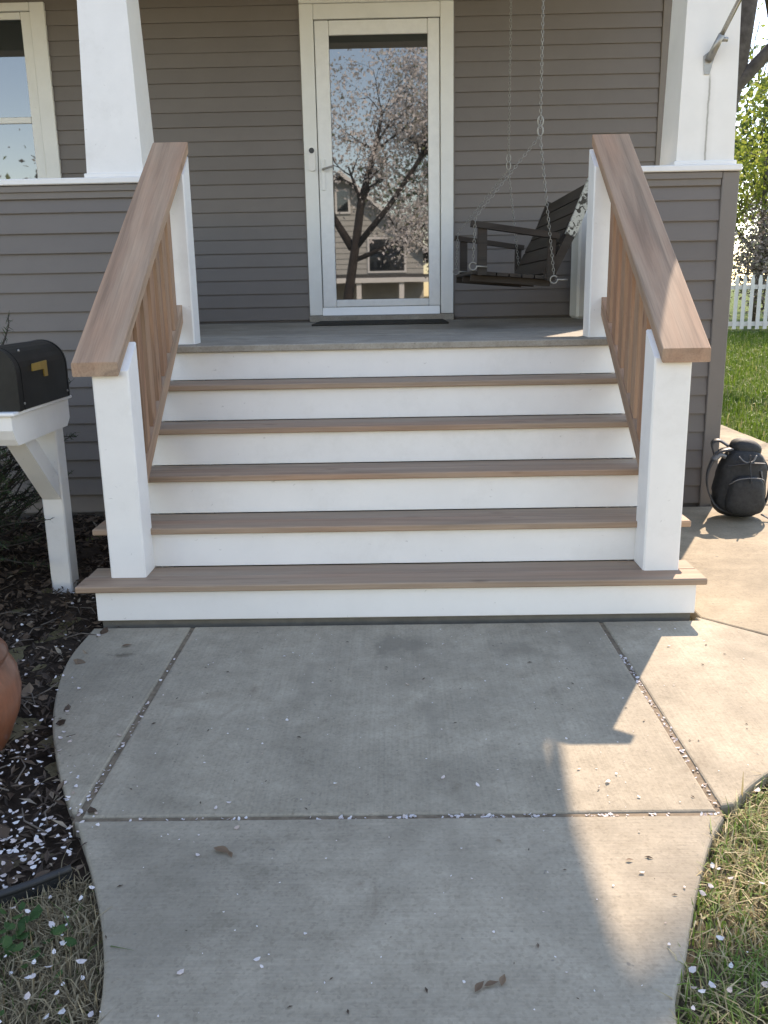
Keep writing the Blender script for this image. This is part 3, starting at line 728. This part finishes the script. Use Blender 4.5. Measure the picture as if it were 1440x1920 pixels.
# flag pole in its bracket on the right column
fp = empty('flag_pole', (1.69, 1.86, 2.40), 'metal flag pole in a grey bracket on the right porch column', 'flag pole')
yfc = 1.895
m = MB(); m.prism([(1.672, 2.335), (1.700, 2.335), (1.722, 2.425), (1.690, 2.445), (1.662, 2.425)], lambda q, t: (q[0], t, q[1]), yfc-.016, yfc)
m.build('bracket', 'steel', fp)
pdv = Vector((.33, -.7, 1)).normalized(); pp = Vector((1.692, yfc-.02, 2.405))
MB().tube([pp, pp+pdv*.13], [.020, .0175], 12).build('socket', 'steel', fp)
MB().tube([pp+pdv*.105+Vector((.012, 0, 0)), pp+pdv*.105+Vector((.042, 0, -.002))], .012, 10).build('thumb_screw', 'steel', fp)
m = MB(); m.tube([pp+pdv*.02, pp+pdv*1.5], .0125, 12); m.tube([pp+pdv*1.5, pp+pdv*1.53, pp+pdv*1.56], [.02, .024, .004], 10); m.build('pole', 'pole', fp)

# ------------------------------------------------------------------ mailbox on its post
mb = empty('mailbox_post', (-1.5, .55, -.03), 'white wooden mailbox post with diagonal brace by the steps', 'post')
B('post', 'white', mb, -1.545, -1.452, .505, .598, -.08, .708, .006)
bm_ = MB(); bm_.prism([(.03, .735), (.05, .709), (.56, .709), (.598, .74), (.598, .823), (.012, .823), (.012, .77)], lambda q, t: (t, q[0], q[1]), -1.585, -1.418)
bm_.build('arm', 'white', mb)
MB().prism([(.500, .395), (.500, .500), (.295, .7085), (.185, .7085)], lambda q, t: (t, q[0], q[1]), -1.538, -1.459).build('brace', 'white', mb)
B('shelf', 'white', mb, -1.600, -1.402, .0, .606, .8235, .838, .004)
mx = empty('mailbox', (-1.5, .3, .838), 'black dome topped mailbox on the white post', 'mailbox')
def dome(xc, w_, h_, z0, n=14):
    r_ = w_/2; return [(xc+r_, z0), (xc+r_, z0+h_-r_)]+[(xc+r_*math.cos(a), z0+h_-r_+r_*math.sin(a)) for a in np.linspace(.2, math.pi-.2, n)]+[(xc-r_, z0+h_-r_), (xc-r_, z0)]
def domebox(y0, y1, w_, h_, z0, name, mat, sm=True):
    pr_ = dome(-1.5, w_, h_, z0); o = MB().prism(pr_, lambda q, t: (q[0], t, q[1]), y0, y1); 
    return o.build(name, mat, mx)
domebox(.075, .570, .200, .238, .8385, 'body', 'mailbox')
domebox(.048, .0745, .208, .244, .8382, 'door', 'mailbox')
domebox(.100, .108, .203, .2398, .8384, 'front_bead', 'mailbox')
domebox(.562, .575, .204, .241, .8383, 'rear_rim', 'mailbox')
MB().box(-1.512, -1.488, .025, .0475, 1.03, 1.062, .004).build('latch', 'brass', mx)
# raised brass coloured flag on the side: a bar with a plate turned down at the end
fg = MB(); fg.prism([(.20, .975), (.205, 1.003), (.345, 1.007), (.347, .945), (.315, .945), (.312, .975)], lambda q, t: (t, q[0], q[1]), -1.3995, -1.394); fg.build('flag', 'brass', mx)
for yz in ((.10, .862), (.10, 1.06), (.55, .862)): MB().tube([(-1.401, *yz), (-1.396, *yz)], .005, 8).build('rivet', 'steel', mx)

# ------------------------------------------------------------------ glazed pot
pt = empty('plant_pot', (-1.362, -.95, -.03), 'glazed terracotta pot standing in the mulch at the left edge', 'pot')
prof = [(.0, .0), (.165, .0), (.19, .02), (.235, .09), (.268, .17), (.278, .23), (.272, .285), (.252, .325), (.246, .335), (.254, .342), (.248, .352), (.225, .385), (.212, .41), (.222, .425), (.236, .43), (.238, .445), (.220, .45), (.205, .44), (.20, .40), (.0, .395)]
MB().lathe(prof, (-1.362, -.95, -.085), 48).build('body', 'terracotta', pt)
MB().lathe([(.0, .398), (.1, .402), (.199, .401)], (-1.362, -.95, -.085), 24).build('soil', 'soil', pt)

# ------------------------------------------------------------------ backpack
bp = empty('backpack', (1.88, 1.55, 0), 'black backpack standing on the sunlit concrete by the house corner', 'backpack')
def superbody(cx, cy, cz, rx, ry, rz, e=.75, n=22, mlat=16, taper=.12, bulge=None):
    vs = []; fs = []
    def sg(v_, p): return math.copysign(abs(v_)**p, v_)
    for i in range(mlat+1):
        ph = -math.pi/2+math.pi*i/mlat
        for k in range(n):
            th = 2*math.pi*k/n; cz_ = sg(math.sin(ph), e); c = sg(math.cos(ph), e)
            f_ = 1-taper*cz_
            x = rx*c*sg(math.cos(th), .8)*f_; y = ry*c*sg(math.sin(th), .8)*f_; z = rz*cz_
            wr = .010*math.sin(5*th+z*38)+.008*math.sin(z*95+th*2)+.007*math.sin(11*th-z*60)
            vs.append((cx+x*(1+wr*2), cy+y*(1+wr*2), cz+z))
    for i in range(mlat):
        for k in range(n): fs.append((i*n+k, i*n+(k+1) % n, (i+1)*n+(k+1) % n, (i+1)*n+k))
    return MB().add(vs, fs, True)
def tilt(o, ang, ax='Y'): o.rotation_euler = (0, ang, 0) if ax == 'Y' else (ang, 0, 0); return o
tilt(superbody(1.905, 1.55, .190, .138, .095, .188, .62, 40, 30, .10).build('body', 'fabric', bp), R(4))
tilt(superbody(1.93, 1.575, .375, .085, .065, .055, .9, 28, 18, taper=0).build('top_flap', 'fabric', bp), R(14))
superbody(1.905, 1.452, .140, .100, .050, .108, .62, 32, 22).build('front_pocket', 'fabric', bp)
superbody(2.012, 1.55, .13, .030, .055, .09, .8).build('side_pocket', 'fabric', bp)
def strap(pts, wid, name, mat, t=.008):
    c3 = []
    P = [Vector(p) for p in pts]; Q = [P[0]*2-P[1]]+P+[P[-1]*2-P[-2]]
    for i in range(1, len(Q)-2):
        for j in range(6):
            u = j/6; a, b, c, d = Q[i-1:i+3]; c3.append(.5*((2*b)+(c-a)*u+(2*a-5*b+4*c-d)*u*u+(3*b-a-3*c+d)*u**3))
    c3.append(P[-1]); vs = []; fs = []; prev = None
    for i, p in enumerate(c3):
        d = (c3[min(i+1, len(c3)-1)]-c3[max(i-1, 0)]).normalized(); side = Vector((.25, 1, .1)); side = (side-d*side.dot(d)).normalized(); nn = d.cross(side)
        for a, b in ((-1, -1), (1, -1), (1, 1), (-1, 1)): vs.append(p+side*(a*wid/2)+nn*(b*t/2))
    for i in range(len(c3)-1):
        for k in range(4): fs.append((i*4+k, i*4+(k+1) % 4, i*4+4+(k+1) % 4, i*4+4+k))
    fs += [(3, 2, 1, 0), tuple(len(vs)-4+k for k in range(4))]
    return MB().add(vs, fs, True).build(name, mat, bp)
strap([(1.835, 1.53, .385), (1.765, 1.52, .365), (1.712, 1.51, .27), (1.716, 1.51, .17), (1.765, 1.50, .075), (1.85, 1.50, .035)], .058, 'shoulder_strap', 'webbing', .009)
strap([(1.84, 1.58, .39), (1.79, 1.60, .42), (1.755, 1.60, .40), (1.77, 1.60, .34)], .05, 'shoulder_strap', 'webbing', .009)
strap([(1.975, 1.53, .36), (2.035, 1.52, .29), (2.055, 1.52, .20), (2.045, 1.51, .11), (2.02, 1.50, .06)], .026, 'side_strap', 'webbing')
strap([(1.855, 1.462, .352), (1.885, 1.442, .325), (1.925, 1.446, .328), (1.950, 1.465, .355)], .010, 'haul_loop', 'greyfab', .006)
strap([(2.00, 1.46, .03), (2.05, 1.42, .008), (2.12, 1.38, .006), (2.20, 1.36, .006)], .022, 'loose_strap', 'webbing', .004)
strap([(1.79, 1.525, .352), (1.765, 1.515, .355), (1.735, 1.51, .325)], .062, 'strap_pad', 'greyfab', .020)
strap([(1.805, 1.437, .205), (1.84, 1.405, .238), (1.905, 1.395, .247), (1.97, 1.405, .236), (2.0, 1.437, .20)], .007, 'zip', 'greyfab', .004)
strap([(1.80, 1.462, .30), (1.86, 1.440, .315), (1.93, 1.440, .318), (2.0, 1.465, .31)], .012, 'compression_strap', 'webbing', .005)
strap([(1.905, 1.434, .365), (1.905, 1.425, .30), (1.906, 1.395, .22)], .018, 'compression_strap', 'webbing', .005)
strap([(1.985, 1.475, .27), (1.992, 1.470, .23)], .03, 'buckle', 'greyfab', .008)

# ------------------------------------------------------------------ fence at the back of the lawn
FY0 = 14.9
pf = empty('picket_fence', (8.5, FY0, .28), 'white picket fence across the back of the lawn', 'fence')
def picket(x, y, z):
    w_ = .036; return MB().prism([(x-w_, z+.10), (x+w_, z+.10), (x+w_, z+1.06), (x+w_*.45, z+1.15), (x-w_*.45, z+1.15), (x-w_, z+1.06)], lambda q, t: (q[0], t, q[1]), y, y+.02).build('picket', 'white', pf)
x = 4.6; i = 0
posts = [4.55, 6.05, 7.72, 9.7, 11.7, 13.7, 15.7, 17.7]
while x < 16.5:
    yy = FY0-.22*(x-7.4)
    if all(abs(x-q) > .10 for q in posts): picket(x, yy, float(gz(x, yy)))
    x += .142
for q in posts:
    yy = FY0-.22*(q-7.4); zz = float(gz(q, yy))
    o = B('fence_post', 'white', pf, q-.062, q+.062, yy-.03, yy+.094, zz-.1, zz+1.20, .006)
    MB().hexa([(q-.075, yy-.043, zz+1.2005), (q+.075, yy-.043, zz+1.2005), (q+.075, yy+.107, zz+1.2005), (q-.075, yy+.107, zz+1.2005), (q-.02, yy+.012, zz+1.27), (q+.02, yy+.012, zz+1.27), (q+.02, yy+.052, zz+1.27), (q-.02, yy+.052, zz+1.27)]).build('cap', 'white', o)
for a, b in zip(posts[:-1], posts[1:]):
    for hz in (.16, .88):
        v8 = []
        for dz in (0, .085):
            for (xx, dy) in ((a+.064, .021), (b-.064, .021), (b-.064, .058), (a+.064, .058)):
                yy = FY0-.22*(xx-7.4); v8.append((xx, yy+dy, float(gz(xx, yy))+hz+dz))
        MB().hexa(v8).build('fence_rail', 'white', pf)

# ------------------------------------------------------------------ trees
def grow(m, tips, p, d, length, r_, depth, rg, spread=.6, upb=.15, segs=4):
    pts = [p.copy()]; rad = [r_]; q = p.copy(); dd = d.normalized()
    for i in range(segs):
        dd = (dd+Vector(rg.normal(size=3))*.16+Vector((0, 0, upb*.25))).normalized(); q = q+dd*(length/segs); pts.append(q.copy()); rad.append(r_*(1-.55*(i+1)/segs))
        if depth <= 1: tips.append(q.copy())
    m.tube(pts, rad, 8 if r_ > .06 else 5)
    if depth <= 0: return
    for i in range(int(rg.integers(2, 4))+(1 if depth > 1 else 0)):
        j = int(rg.integers(max(1, segs-2), segs+1)); a = Vector(rg.normal(size=3)); a = (a-dd*a.dot(dd)).normalized()
        grow(m, tips, pts[j], (dd*(1-spread*.4)+a*spread).normalized(), length*float(rg.uniform(.6, .82)), rad[j]*.72, depth-1, rg, spread, upb, segs)
def tree(name, label, base, limbs, leaf, barkm, nleaf, lsize, rg, sig=.35, group=None, aspect=.6, extra=None, keep=None):
    t = empty(name, base, label, 'tree', group); m = MB(); tips = []
    for (pts, rads, kids, ln) in limbs:
        P = [Vector(p) for p in pts]; m.tube(P, rads, 12)
        for _ in range(kids):
            j = int(rg.integers(max(1, len(P)//2), len(P))); dd = (P[j]-P[j-1]).normalized()
            a = Vector(rg.normal(size=3)); a.z = abs(a.z)*.6
            grow(m, tips, P[j], (dd*.5+a.normalized()*.8).normalized(), ln*float(rg.uniform(.7, 1.2)), rads[j]*.5, 2, rg)
    m.build('trunk', barkm, t)
    T_ = np.array([list(q) for q in tips]) if tips else np.zeros((0, 3))
    if extra is not None: T_ = np.concatenate([T_, extra]) if len(T_) else extra
    if nleaf:
        P = T_[rg.integers(0, len(T_), nleaf)]+rg.normal(size=(nleaf, 3))*sig
        P = P[P[:, 2] > base[2]+.25]
        if keep is not None: P = P[keep(P)]
        V, F = leafcloud(P, lsize, rg, aspect); fast('crown', V, F, leaf, t)
    return t
rg = np.random.default_rng(11)
TB = (5.05, 12.0, float(gz(5.05, 12)))
def sh(x, y, t): return (x+SUN.x*t, y+SUN.y*t, t)
limbs = [
    ([(5.05, 12, 0), (5.08, 12, 1.6), (5.15, 12, 2.9)], [.36, .28, .25], 0, 1),
    ([(5.15, 12, 2.8), (5.30, 12, 3.7), (5.47, 12, 4.63), (5.58, 11.95, 5.7), sh(1.2, 5.5, 7.0), sh(-.3, 2.0, 8.6), sh(-.4, -.6, 9.5), sh(.25, -2.02, 10.2), sh(.62, -1.80, 10.4), sh(1.0, -1.84, 10.5), sh(1.7, -2.0, 10.6)], [.20, .17, .16, .15, .14, .14, .13, .12, .11, .10, .05], 3, 1.2),
    ([(5.2, 12, 3.3), (5.42, 11.95, 4.25), (5.93, 11.9, 4.80), (6.9, 11.8, 5.7), (8.0, 12, 7.2)], [.13, .11, .10, .085, .05], 5, 1.6),
    ([(5.12, 12.05, 2.9), (4.8, 12.6, 4.6), (4.5, 13.2, 6.6), (4.4, 13.6, 8.6)], [.20, .16, .12, .07], 5, 1.9),
]
def openside(P):      # this side of the crown is thin: the sun reaches the walk under it
    gx, gy = P[:, 0]-SUN.x*P[:, 2], P[:, 1]-SUN.y*P[:, 2]
    return ~((gy > -1.80) & (gy < 7.5) & (gx < 5))
ex = np.array([sh(x, y, t) for x, y, t in zip(rg.uniform(.5, 1.6, 70), rg.uniform(-2.15, -1.82, 70), rg.uniform(9.6, 11, 70))])
tree('large_tree', 'large grey limbed tree standing right of the house', TB, limbs, 'leaf_dark', 'bark', 2600, .085, rg, .28, 'trees beyond the lawn', extra=ex, keep=openside)
rg = np.random.default_rng(5)
def simple_tree(name, label, x, y, hgt, leaf, nleaf, lsize, rg, sig, barkm='bark', group='trees beyond the lawn', ln=1.3, kids=6, low=.3, lean=(0, 0), r0=None):
    z = float(gz(x, y)); r0 = r0 or hgt*.02
    P = [(x, y, z-.1), (x+lean[0]*.3, y+lean[1]*.3, z+hgt*low), (x+lean[0]*.65, y+lean[1]*.65, z+hgt*.62), (x+lean[0], y+lean[1], z+hgt*.88)]
    lb = [(P, [r0, r0*.8, r0*.5, r0*.2], kids, ln)]
    for k in range(3):
        a = 2.1*k+rg.uniform(0, 1); q = Vector(P[1])
        lb.append(([q, q+Vector((math.cos(a)*hgt*.12, math.sin(a)*hgt*.12, hgt*.14)), q+Vector((math.cos(a)*hgt*.24, math.sin(a)*hgt*.24, hgt*.36))], [r0*.55, r0*.4, r0*.15], kids, ln))
    return tree(name, label, (x, y, z), lb, leaf, barkm, nleaf, lsize, rg, sig, group)
simple_tree('leafy_tree', 'tree with fresh yellow-green leaves behind the right column', 8.7, 18.6, 5.2, 'leaf', 5200, .11, rg, .30, ln=.95)
simple_tree('blossom_shrub', 'greyish pink blossoming shrub tree just behind the picket fence', 8.3, 16.6, 2.1, 'blossom_grey', 9000, .075, rg, .22, ln=.6, low=.12, kids=8)
simple_tree('blossom_shrub', 'bare brown shrub tree farther along behind the fence', 11.2, 17.8, 3.3, 'blossom_grey', 5000, .10, rg, .32, ln=.9, low=.12, kids=8)
simple_tree('leafy_tree', 'distant green tree far beyond the fence', 17.5, 33.0, 7.0, 'leaf', 5000, .24, rg, .7, ln=2.2)
simple_tree('bare_tree', 'tall thinly leaved tree far behind the yellow-green tree', 11.5, 31.0, 11.0, 'leaf', 500, .12, rg, .4, ln=2.4, kids=9)
simple_tree('leafy_tree', 'olive green tree at the far right beyond the lawn', 19.5, 26.0, 8.5, 'leaf_dark', 7000, .22, rg, .6, ln=2.0)
simple_tree('leafy_tree', 'dark green tree behind the shrubs beyond the fence', 12.6, 25.5, 6.0, 'leaf_dark', 6000, .2, rg, .5, ln=1.5)
# white blossom tree in the front yard, mirrored in the glass door
rg = np.random.default_rng(21); zb = float(gz(-1.3, -10.5))
fb = [([(-1.5, -10.5, zb-.1), (-1.1, -10.5, 1.2), (-.75, -10.5, 3.3), (-.4, -10.5, 4.5), (-.2, -10.5, 5.3)], [.15, .12, .10, .07, .03], 12, .9),
      ([(-.9, -10.5, 2.3), (-.1, -10.4, 3.2), (.7, -10.3, 4.3), (1.3, -10.3, 5.2)], [.08, .065, .05, .025], 14, .9),
      ([(-.95, -10.5, 2.0), (.1, -10.6, 2.4), (1.1, -10.7, 3.0)], [.06, .05, .02], 12, .8),
      ([(-1.0, -10.6, 2.3), (-1.8, -11.2, 3.6), (-2.3, -11.6, 4.8)], [.10, .07, .03], 4, .8)]
tree('blossom_tree', 'white blossoming tree reflected in the glass of the door', (-1.5, -10.5, zb), fb, 'blossom', 'bark_dark', 15000, .085, rg, .22)

# house across the street, mirrored in the door
oh = empty('house', (-3, -34, -1.2), 'pale gabled house across the street, reflected in the door glass', 'house')
hy = -31.0; zg = -1.25; xa, xb, xm, zap, ze = -6.2, 1.4, -2.35, 6.6, 3.2
mw = MB(); mw.prism([(xa, zg), (xb, zg), (xb, ze), (xm, zap-.25), (xa, ze)], lambda q, t: (q[0], t, q[1]), hy-9, hy); wl_ = mw.build('wall', 'sidingpale', oh)
for k_ in range(30):
    z0 = zg+.2+k_*.24
    if z0 > zap-.6: break
    f_ = max(0., (z0+.24-ze)/(zap-.25-ze)); x0_, x1_ = xa+(xm-xa)*f_, xb+(xm-xb)*f_
    MB().prism([(hy+.035, z0), (hy+.002, z0+.235), (hy+.002, z0)], lambda q, t: (t, q[0], q[1]), x0_, x1_).build('siding_board', 'sidingpale', wl_)
rfm = MB()
for sx, ex_ in ((xa-.5, -1), (xb+.5, 1)):
    zz = ze-.45
    rfm.hexa([(sx, hy-9.3, zz), (xm, hy-9.3, zap-.2), (xm, hy+.55, zap-.2), (sx, hy+.55, zz), (sx, hy-9.3, zz+.2), (xm, hy-9.3, zap), (xm, hy+.55, zap), (sx, hy+.55, zz+.2)])
rfm.build('roof', 'roof', oh)
for sx in (xa-.5, xb+.5):
    MB().hexa([(sx, hy+.552, ze-.45), (xm, hy+.552, zap-.2), (xm, hy+.60, zap-.2), (sx, hy+.60, ze-.45), (sx, hy+.552, ze-.22), (xm, hy+.552, zap+.03), (xm, hy+.60, zap+.03), (sx, hy+.60, ze-.22)]).build('bargeboard', 'white', oh)
def rwin(x0, x1, z0, z1):
    wv = B('window', 'white', oh, x0, x1, hy+.05, hy+.10, z0, z1, .01); B('pane', 'glass', wv, x0+.1, x1-.1, hy+.09, hy+.11, z0+.1, z1-.1, 0)
rwin(-2.65, -1.95, 4.75, 5.85); rwin(-1.2, .6, 2.1, 3.7); rwin(-4.8, -3.6, 2.1, 3.7)
B('porch_roof', 'roof', oh, xa-.2, xb+.2, hy+.12, hy+2.4, 1.72, 2.0, .02); B('fascia', 'white', oh, xa-.2, xb+.2, hy+2.41, hy+2.46, 1.65, 1.86, .01)
for px_ in (-5.6, -3.6, -1.55, .35): B('column', 'white', oh, px_-.11, px_+.11, hy+2.1, hy+2.35, -.55, 1.7, .01)
B('porch_floor', 'taupe', oh, xa, xb, hy+.02, hy+2.4, zg, -.56, .01)
for i, (x, y, h_, lf) in enumerate(((7, -33, 9, 'leaf_dark'), (-13, -36, 10, 'blossom_grey'), (14, -38, 11, 'leaf'), (3.4, -41, 10, 'leaf_dark'))):
    simple_tree('street_tree', ['broad dark green tree right of the house across the street', 'greyish bare tree left of the house across the street', 'pale green tree far right across the street', 'dark tree rising behind the house across the street'][i], x, y, h_, lf, 3500, .3, rg, .7, group='trees across the street', ln=2.2)

# ------------------------------------------------------------------ shrub at the left edge
rg = np.random.default_rng(9)
sb = empty('yew_shrub', (-2.05, .75, -.03), 'dark green yew shrub behind the mailbox post at the left edge', 'shrub')
m = MB(); sprigs = []
def sprig(p, d, ln, r_=.006):
    pts = [Vector(p)]; dd = Vector(d).normalized()
    for i in range(5): dd = (dd+Vector(rg.normal(size=3))*.12).normalized(); pts.append(pts[-1]+dd*(ln/5))
    m.tube(pts, [r_*(1-.15*i) for i in range(6)], 5); sprigs.append(pts)
for k in range(620):
    a = rg.uniform(0, 2*math.pi); el = rg.uniform(.15, 1.3); rr_ = rg.uniform(.05, .62)
    p = (-2.22+rr_*math.cos(a)*.72, .62+rr_*math.sin(a)*1.15, rg.uniform(.10, .98-.5*rr_)); sprig(p, (math.cos(a), math.sin(a), math.sin(el)*1.1), rg.uniform(.22, .42))
sprig((-1.72, .62, .98), (.35, .05, .7), .22); sprig((-1.80, .60, 1.05), (.25, .0, .6), .22)
sprig((-1.62, -.02, .60), (.55, .05, .40), .22); sprig((-1.66, .0, .52), (.7, .1, .25), .20); sprig((-1.75, .1, .5), (.7, 0, .2), .26); sprig((-1.75, .0, .45), (.6, .1, .05), .24)
for k in range(9): m.tube([(-2.1+rg.normal()*.05, .85+rg.normal()*.05, -.05), (-2.1+rg.normal()*.2, .85+rg.normal()*.2, .4), (-2.1+rg.normal()*.3, .8+rg.normal()*.3, .8)], [.016, .011, .005], 6)
m.build('stem', 'bark_dark', sb)
PV = []
for pts in sprigs:
    for i in range(64):
        t = rg.uniform(.1, 5); j = int(min(t, 4)); PV.append(list(pts[j].lerp(pts[j+1], t-j)))
PV = np.array(PV); n = len(PV); u = rg.normal(size=(n, 3)); u[:, 2] += .25; u /= np.linalg.norm(u, axis=1)[:, None]; ln = rg.uniform(.018, .036, n)[:, None]
sd = np.cross(u, rg.normal(size=(n, 3))); sd /= np.linalg.norm(sd, axis=1)[:, None]; sd *= .0019
V = np.stack([PV-sd, PV+sd, PV+u*ln+sd*.3, PV+u*ln-sd*.3], 1).reshape(-1, 3)
fast('needles', V, np.arange(4*n).reshape(n, 4), 'yew', sb)

# ------------------------------------------------------------------ litter, grass, petals
rg = np.random.default_rng(4)
def scatter(n, x0, x1, y0, y1, poly=None):
    P = np.stack([rg.uniform(x0, x1, n), rg.uniform(y0, y1, n), np.zeros(n)], 1)
    return P[inpoly(P, poly)] if poly is not None else P
P = scatter(16000, -3.0, -.7, -1.95, 1.85, bedpoly); P[:, 2] = -.024+rg.uniform(0, .02, len(P))
V, F = leafcloud(P, .034, rg, .28, .5); fast('mulch', V, F, 'chip', kind='stuff', label='dark shredded bark mulch covering the garden bed', cat='mulch')
P = scatter(2600, -3.0, -.75, -1.9, 1.8, bedpoly); P = P[(P[:, 1] > -.1) | (rg.random(len(P)) < .25)]; P[:, 2] = -.008+rg.uniform(0, .018, len(P))
V, F = discs(P, .017, rg, .7); fast('dead_leaves', V, F, 'dead', kind='stuff', label='brown dead leaves lying on the mulch', cat='leaves')
# twigs
m = MB()
for k in range(60):
    x, y = rg.uniform(-1.9, -.85), rg.uniform(-1.5, .6)
    if not inpoly(np.array([[x, y, 0]]), bedpoly)[0]: continue
    a = rg.uniform(0, 6.28); l = rg.uniform(.05, .16); m.tube([(x, y, 0), (x+l*.5*math.cos(a), y+l*.5*math.sin(a), .008), (x+l*math.cos(a+.3), y+l*math.sin(a+.3), .002)], .0022, 4)
m.build('twigs', 'bark', None, 'thin brown twigs scattered over the mulch', 'twigs', kind='stuff')
# petals: thick on the bed, loose on the concrete, packed in the joints
Q = []
def clump(n, cx, cy, sx, sy): Q.append(np.stack([rg.normal(cx, sx, n), rg.normal(cy, sy, n), np.zeros(n)], 1))
pb = [scatter(520, -2.2, -.75, -1.75, -.35, bedpoly), scatter(110, -2.2, -.9, -.35, .4, bedpoly)]
Q = []; clump(230, -.95, -1.42, .12, .12); clump(80, -1.12, -1.05, .08, .14); clump(120, -1.05, -1.58, .14, .07)
pb += [q[inpoly(q, bedpoly)] for q in Q]
pb = np.concatenate(pb); pb[:, 2] = -.006+rg.uniform(0, .012, len(pb))
pl = scatter(190, -1.3, -.5, -2.3, -1.55); pl = pl[~inpoly(pl, bedpoly)]; 
walkpoly = left_edge+right_edge+[(3.1, -.5), (1.7, -.5), (1.17, 0), (-1.17, -.03)]
pl = pl[~inpoly(pl, walkpoly)]; pl[:, 2] = -.012+rg.uniform(0, .03, len(pl))
pr_ = scatter(330, .5, 1.5, -2.4, -1.0); pr_ = pr_[~inpoly(pr_, walkpoly)]; pr_ = pr_[rg.random(len(pr_)) < .55]; pr_[:, 2] = -.005+rg.uniform(0, .035, len(pr_))
pc = scatter(150, -1.1, 1.6, -2.3, -.1, walkpoly); pc = pc[(rg.random(len(pc)) < .35+.5*(pc[:, 1] < -1.1))]; pc[:, 2] = .003
pcs = scatter(420, -1.1, 1.7, -2.3, -.08, walkpoly); pcs[:, 2] = .002
j1 = np.stack([rg.choice(rg.uniform(-.78, .78, 26), 105)+rg.normal(0, .018, 105), rg.normal(JY-.002, .004, 105), np.full(105, -.003)], 1)
j2 = np.stack([rg.normal(JX, .005, 90), np.minimum(rg.uniform(-1.29, -.35, 90), -.1), np.full(90, -.003)], 1)
j3 = np.stack([rg.normal(-JX, .004, 40), -1.3+np.abs(rg.normal(0, .35, 40)), np.full(40, -.001)], 1)
big = np.concatenate([pb, pl, pr_, pc]); small = np.concatenate([j1, j2, j3])
V1, F1 = discs(big, .0066, rg, 1.2); V2, F2 = discs(small, .0050, rg, .6); V3, F3 = discs(pcs, .0024, rg, 1.5)
V = np.concatenate([V1, V2, V3]); F = np.concatenate([F1, F2+len(V1), F3+len(V1)+len(V2)])
fast('fallen_petals', V, F, 'petal', kind='stuff', label='pale pink-white petals fallen over walk, grass and mulch', cat='petals')
# dark specks and bits on the concrete
P = scatter(170, -1.1, 1.6, -2.3, -.1, walkpoly); P[:, 2] = .002
V, F = leafcloud(P, .011, rg, .35, 3.0); fast('debris', V, F, 'chip', kind='stuff', label='dark specks and bits lying on the concrete', cat='debris')
def curled(m, x, y, l, ang):
    vs = []; ca, sa = math.cos(ang), math.sin(ang)
    for i in range(7):
        u = i/6; wd_ = l*.34*math.sin(math.pi*min(1, u*1.05))**.8*(1+.25*math.sin(5*u)); zz = .002+l*.22*(u-.5)**2
        for j in (-1, 0, 1):
            px, py = (u-.5)*l*2, j*wd_+.12*l*math.sin(2.2*u); vs.append((x+px*ca-py*sa, y+px*sa+py*ca, .002+zz+abs(j)*wd_*.45))
    m.add(vs, [(i*3+j, i*3+3+j, i*3+4+j, i*3+1+j) for i in range(6) for j in range(2)], True)
m = MB()
for x, y, l, an in ((-.405, -1.455, .026, -.5), (-.385, -1.468, .014, -1.2), (.150, -1.868, .017, .9), (.172, -1.862, .015, .3), (.195, -1.852, .016, 1.2), (.52, -1.50, .009, 0), (-.99, -.22, .02, .4)): curled(m, x, y, l, an)
m.build('dead_leaves', 'leafbrown', None, 'few curled brown leaves lying on the concrete walk', 'leaves', kind='stuff')
MB().add([(-1.05, -1.36, .004), (-.99, -1.345, .012), (-.935, -1.36, .006), (-.93, -1.395, .003), (-.985, -1.40, .014), (-1.04, -1.385, .002)], [(0, 1, 2, 3, 4, 5)]).build('dead_leaf', 'dead', None, 'large tan dead leaf on the mulch by the walk', 'leaf')
# near grass, right and left of the walk
def lawnpatch(n, x0, x1, y0, y1, hgt, wid, mat, name, label, lean, excl, dens=None):
    P = scatter(n, x0, x1, y0, y1)
    for e in excl: P = P[~inpoly(P, e)]
    P[:, 2] = gz(P[:, 0], P[:, 1])
    if dens is not None: P = P[rg.random(len(P)) < dens(P)]
    V, F = blades(P, hgt, wid, rg, lean); return fast(name, V, F, mat, kind='stuff', label=label, cat='grass')
lawnpatch(60000, .45, 2.6, -2.8, -.5, .048, .0034, 'grass_mixed', 'grass', 'sunlit patchy green and straw grass right of the walk', 1.3, [walkpoly])
lawnpatch(46000, -2.0, -.48, -2.9, -1.45, .040, .0028, 'grass_dry', 'grass', 'dry straw coloured grass left of the walk', 1.2, [walkpoly, bedpoly])
def ldens(P): return np.clip(1.25-.045*(P[:, 1]-4), .35, 1)
lawnpatch(60000, 3.06, 9.5, 3.0, 15.0, .075, .009, 'grass', 'grass', 'bright green mown lawn behind the house by the fence', .7, [], ldens)
V = np.array([[-2.6, -3.2, -.036], [-.45, -3.2, -.036], [-.45, -1.4, -.036], [-2.6, -1.4, -.036], [.45, -3.2, -.036], [3.3, -3.2, -.036], [3.3, -.4, -.036], [.45, -.4, -.036]])
fast('thatch', V, np.array([[0, 1, 2, 3], [4, 5, 6, 7]]), 'thatch', kind='structure')
# clover patch at the left
P = np.concatenate([np.stack([rg.normal(-.86, .05, 130), rg.normal(-1.96, .06, 130), rg.uniform(-.02, .015, 130)], 1), np.stack([rg.normal(-.78, .05, 60), rg.normal(-1.72, .04, 60), rg.uniform(-.02, .01, 60)], 1), np.stack([rg.normal(-.6, .02, 14), rg.normal(-2.0, .03, 14), rg.uniform(-.02, .0, 14)], 1)])
V, F = discs(P, .013, rg, .9); fast('clover', V, F, 'clover', kind='stuff', label='low green clover leaves growing in the dry grass', cat='clover')
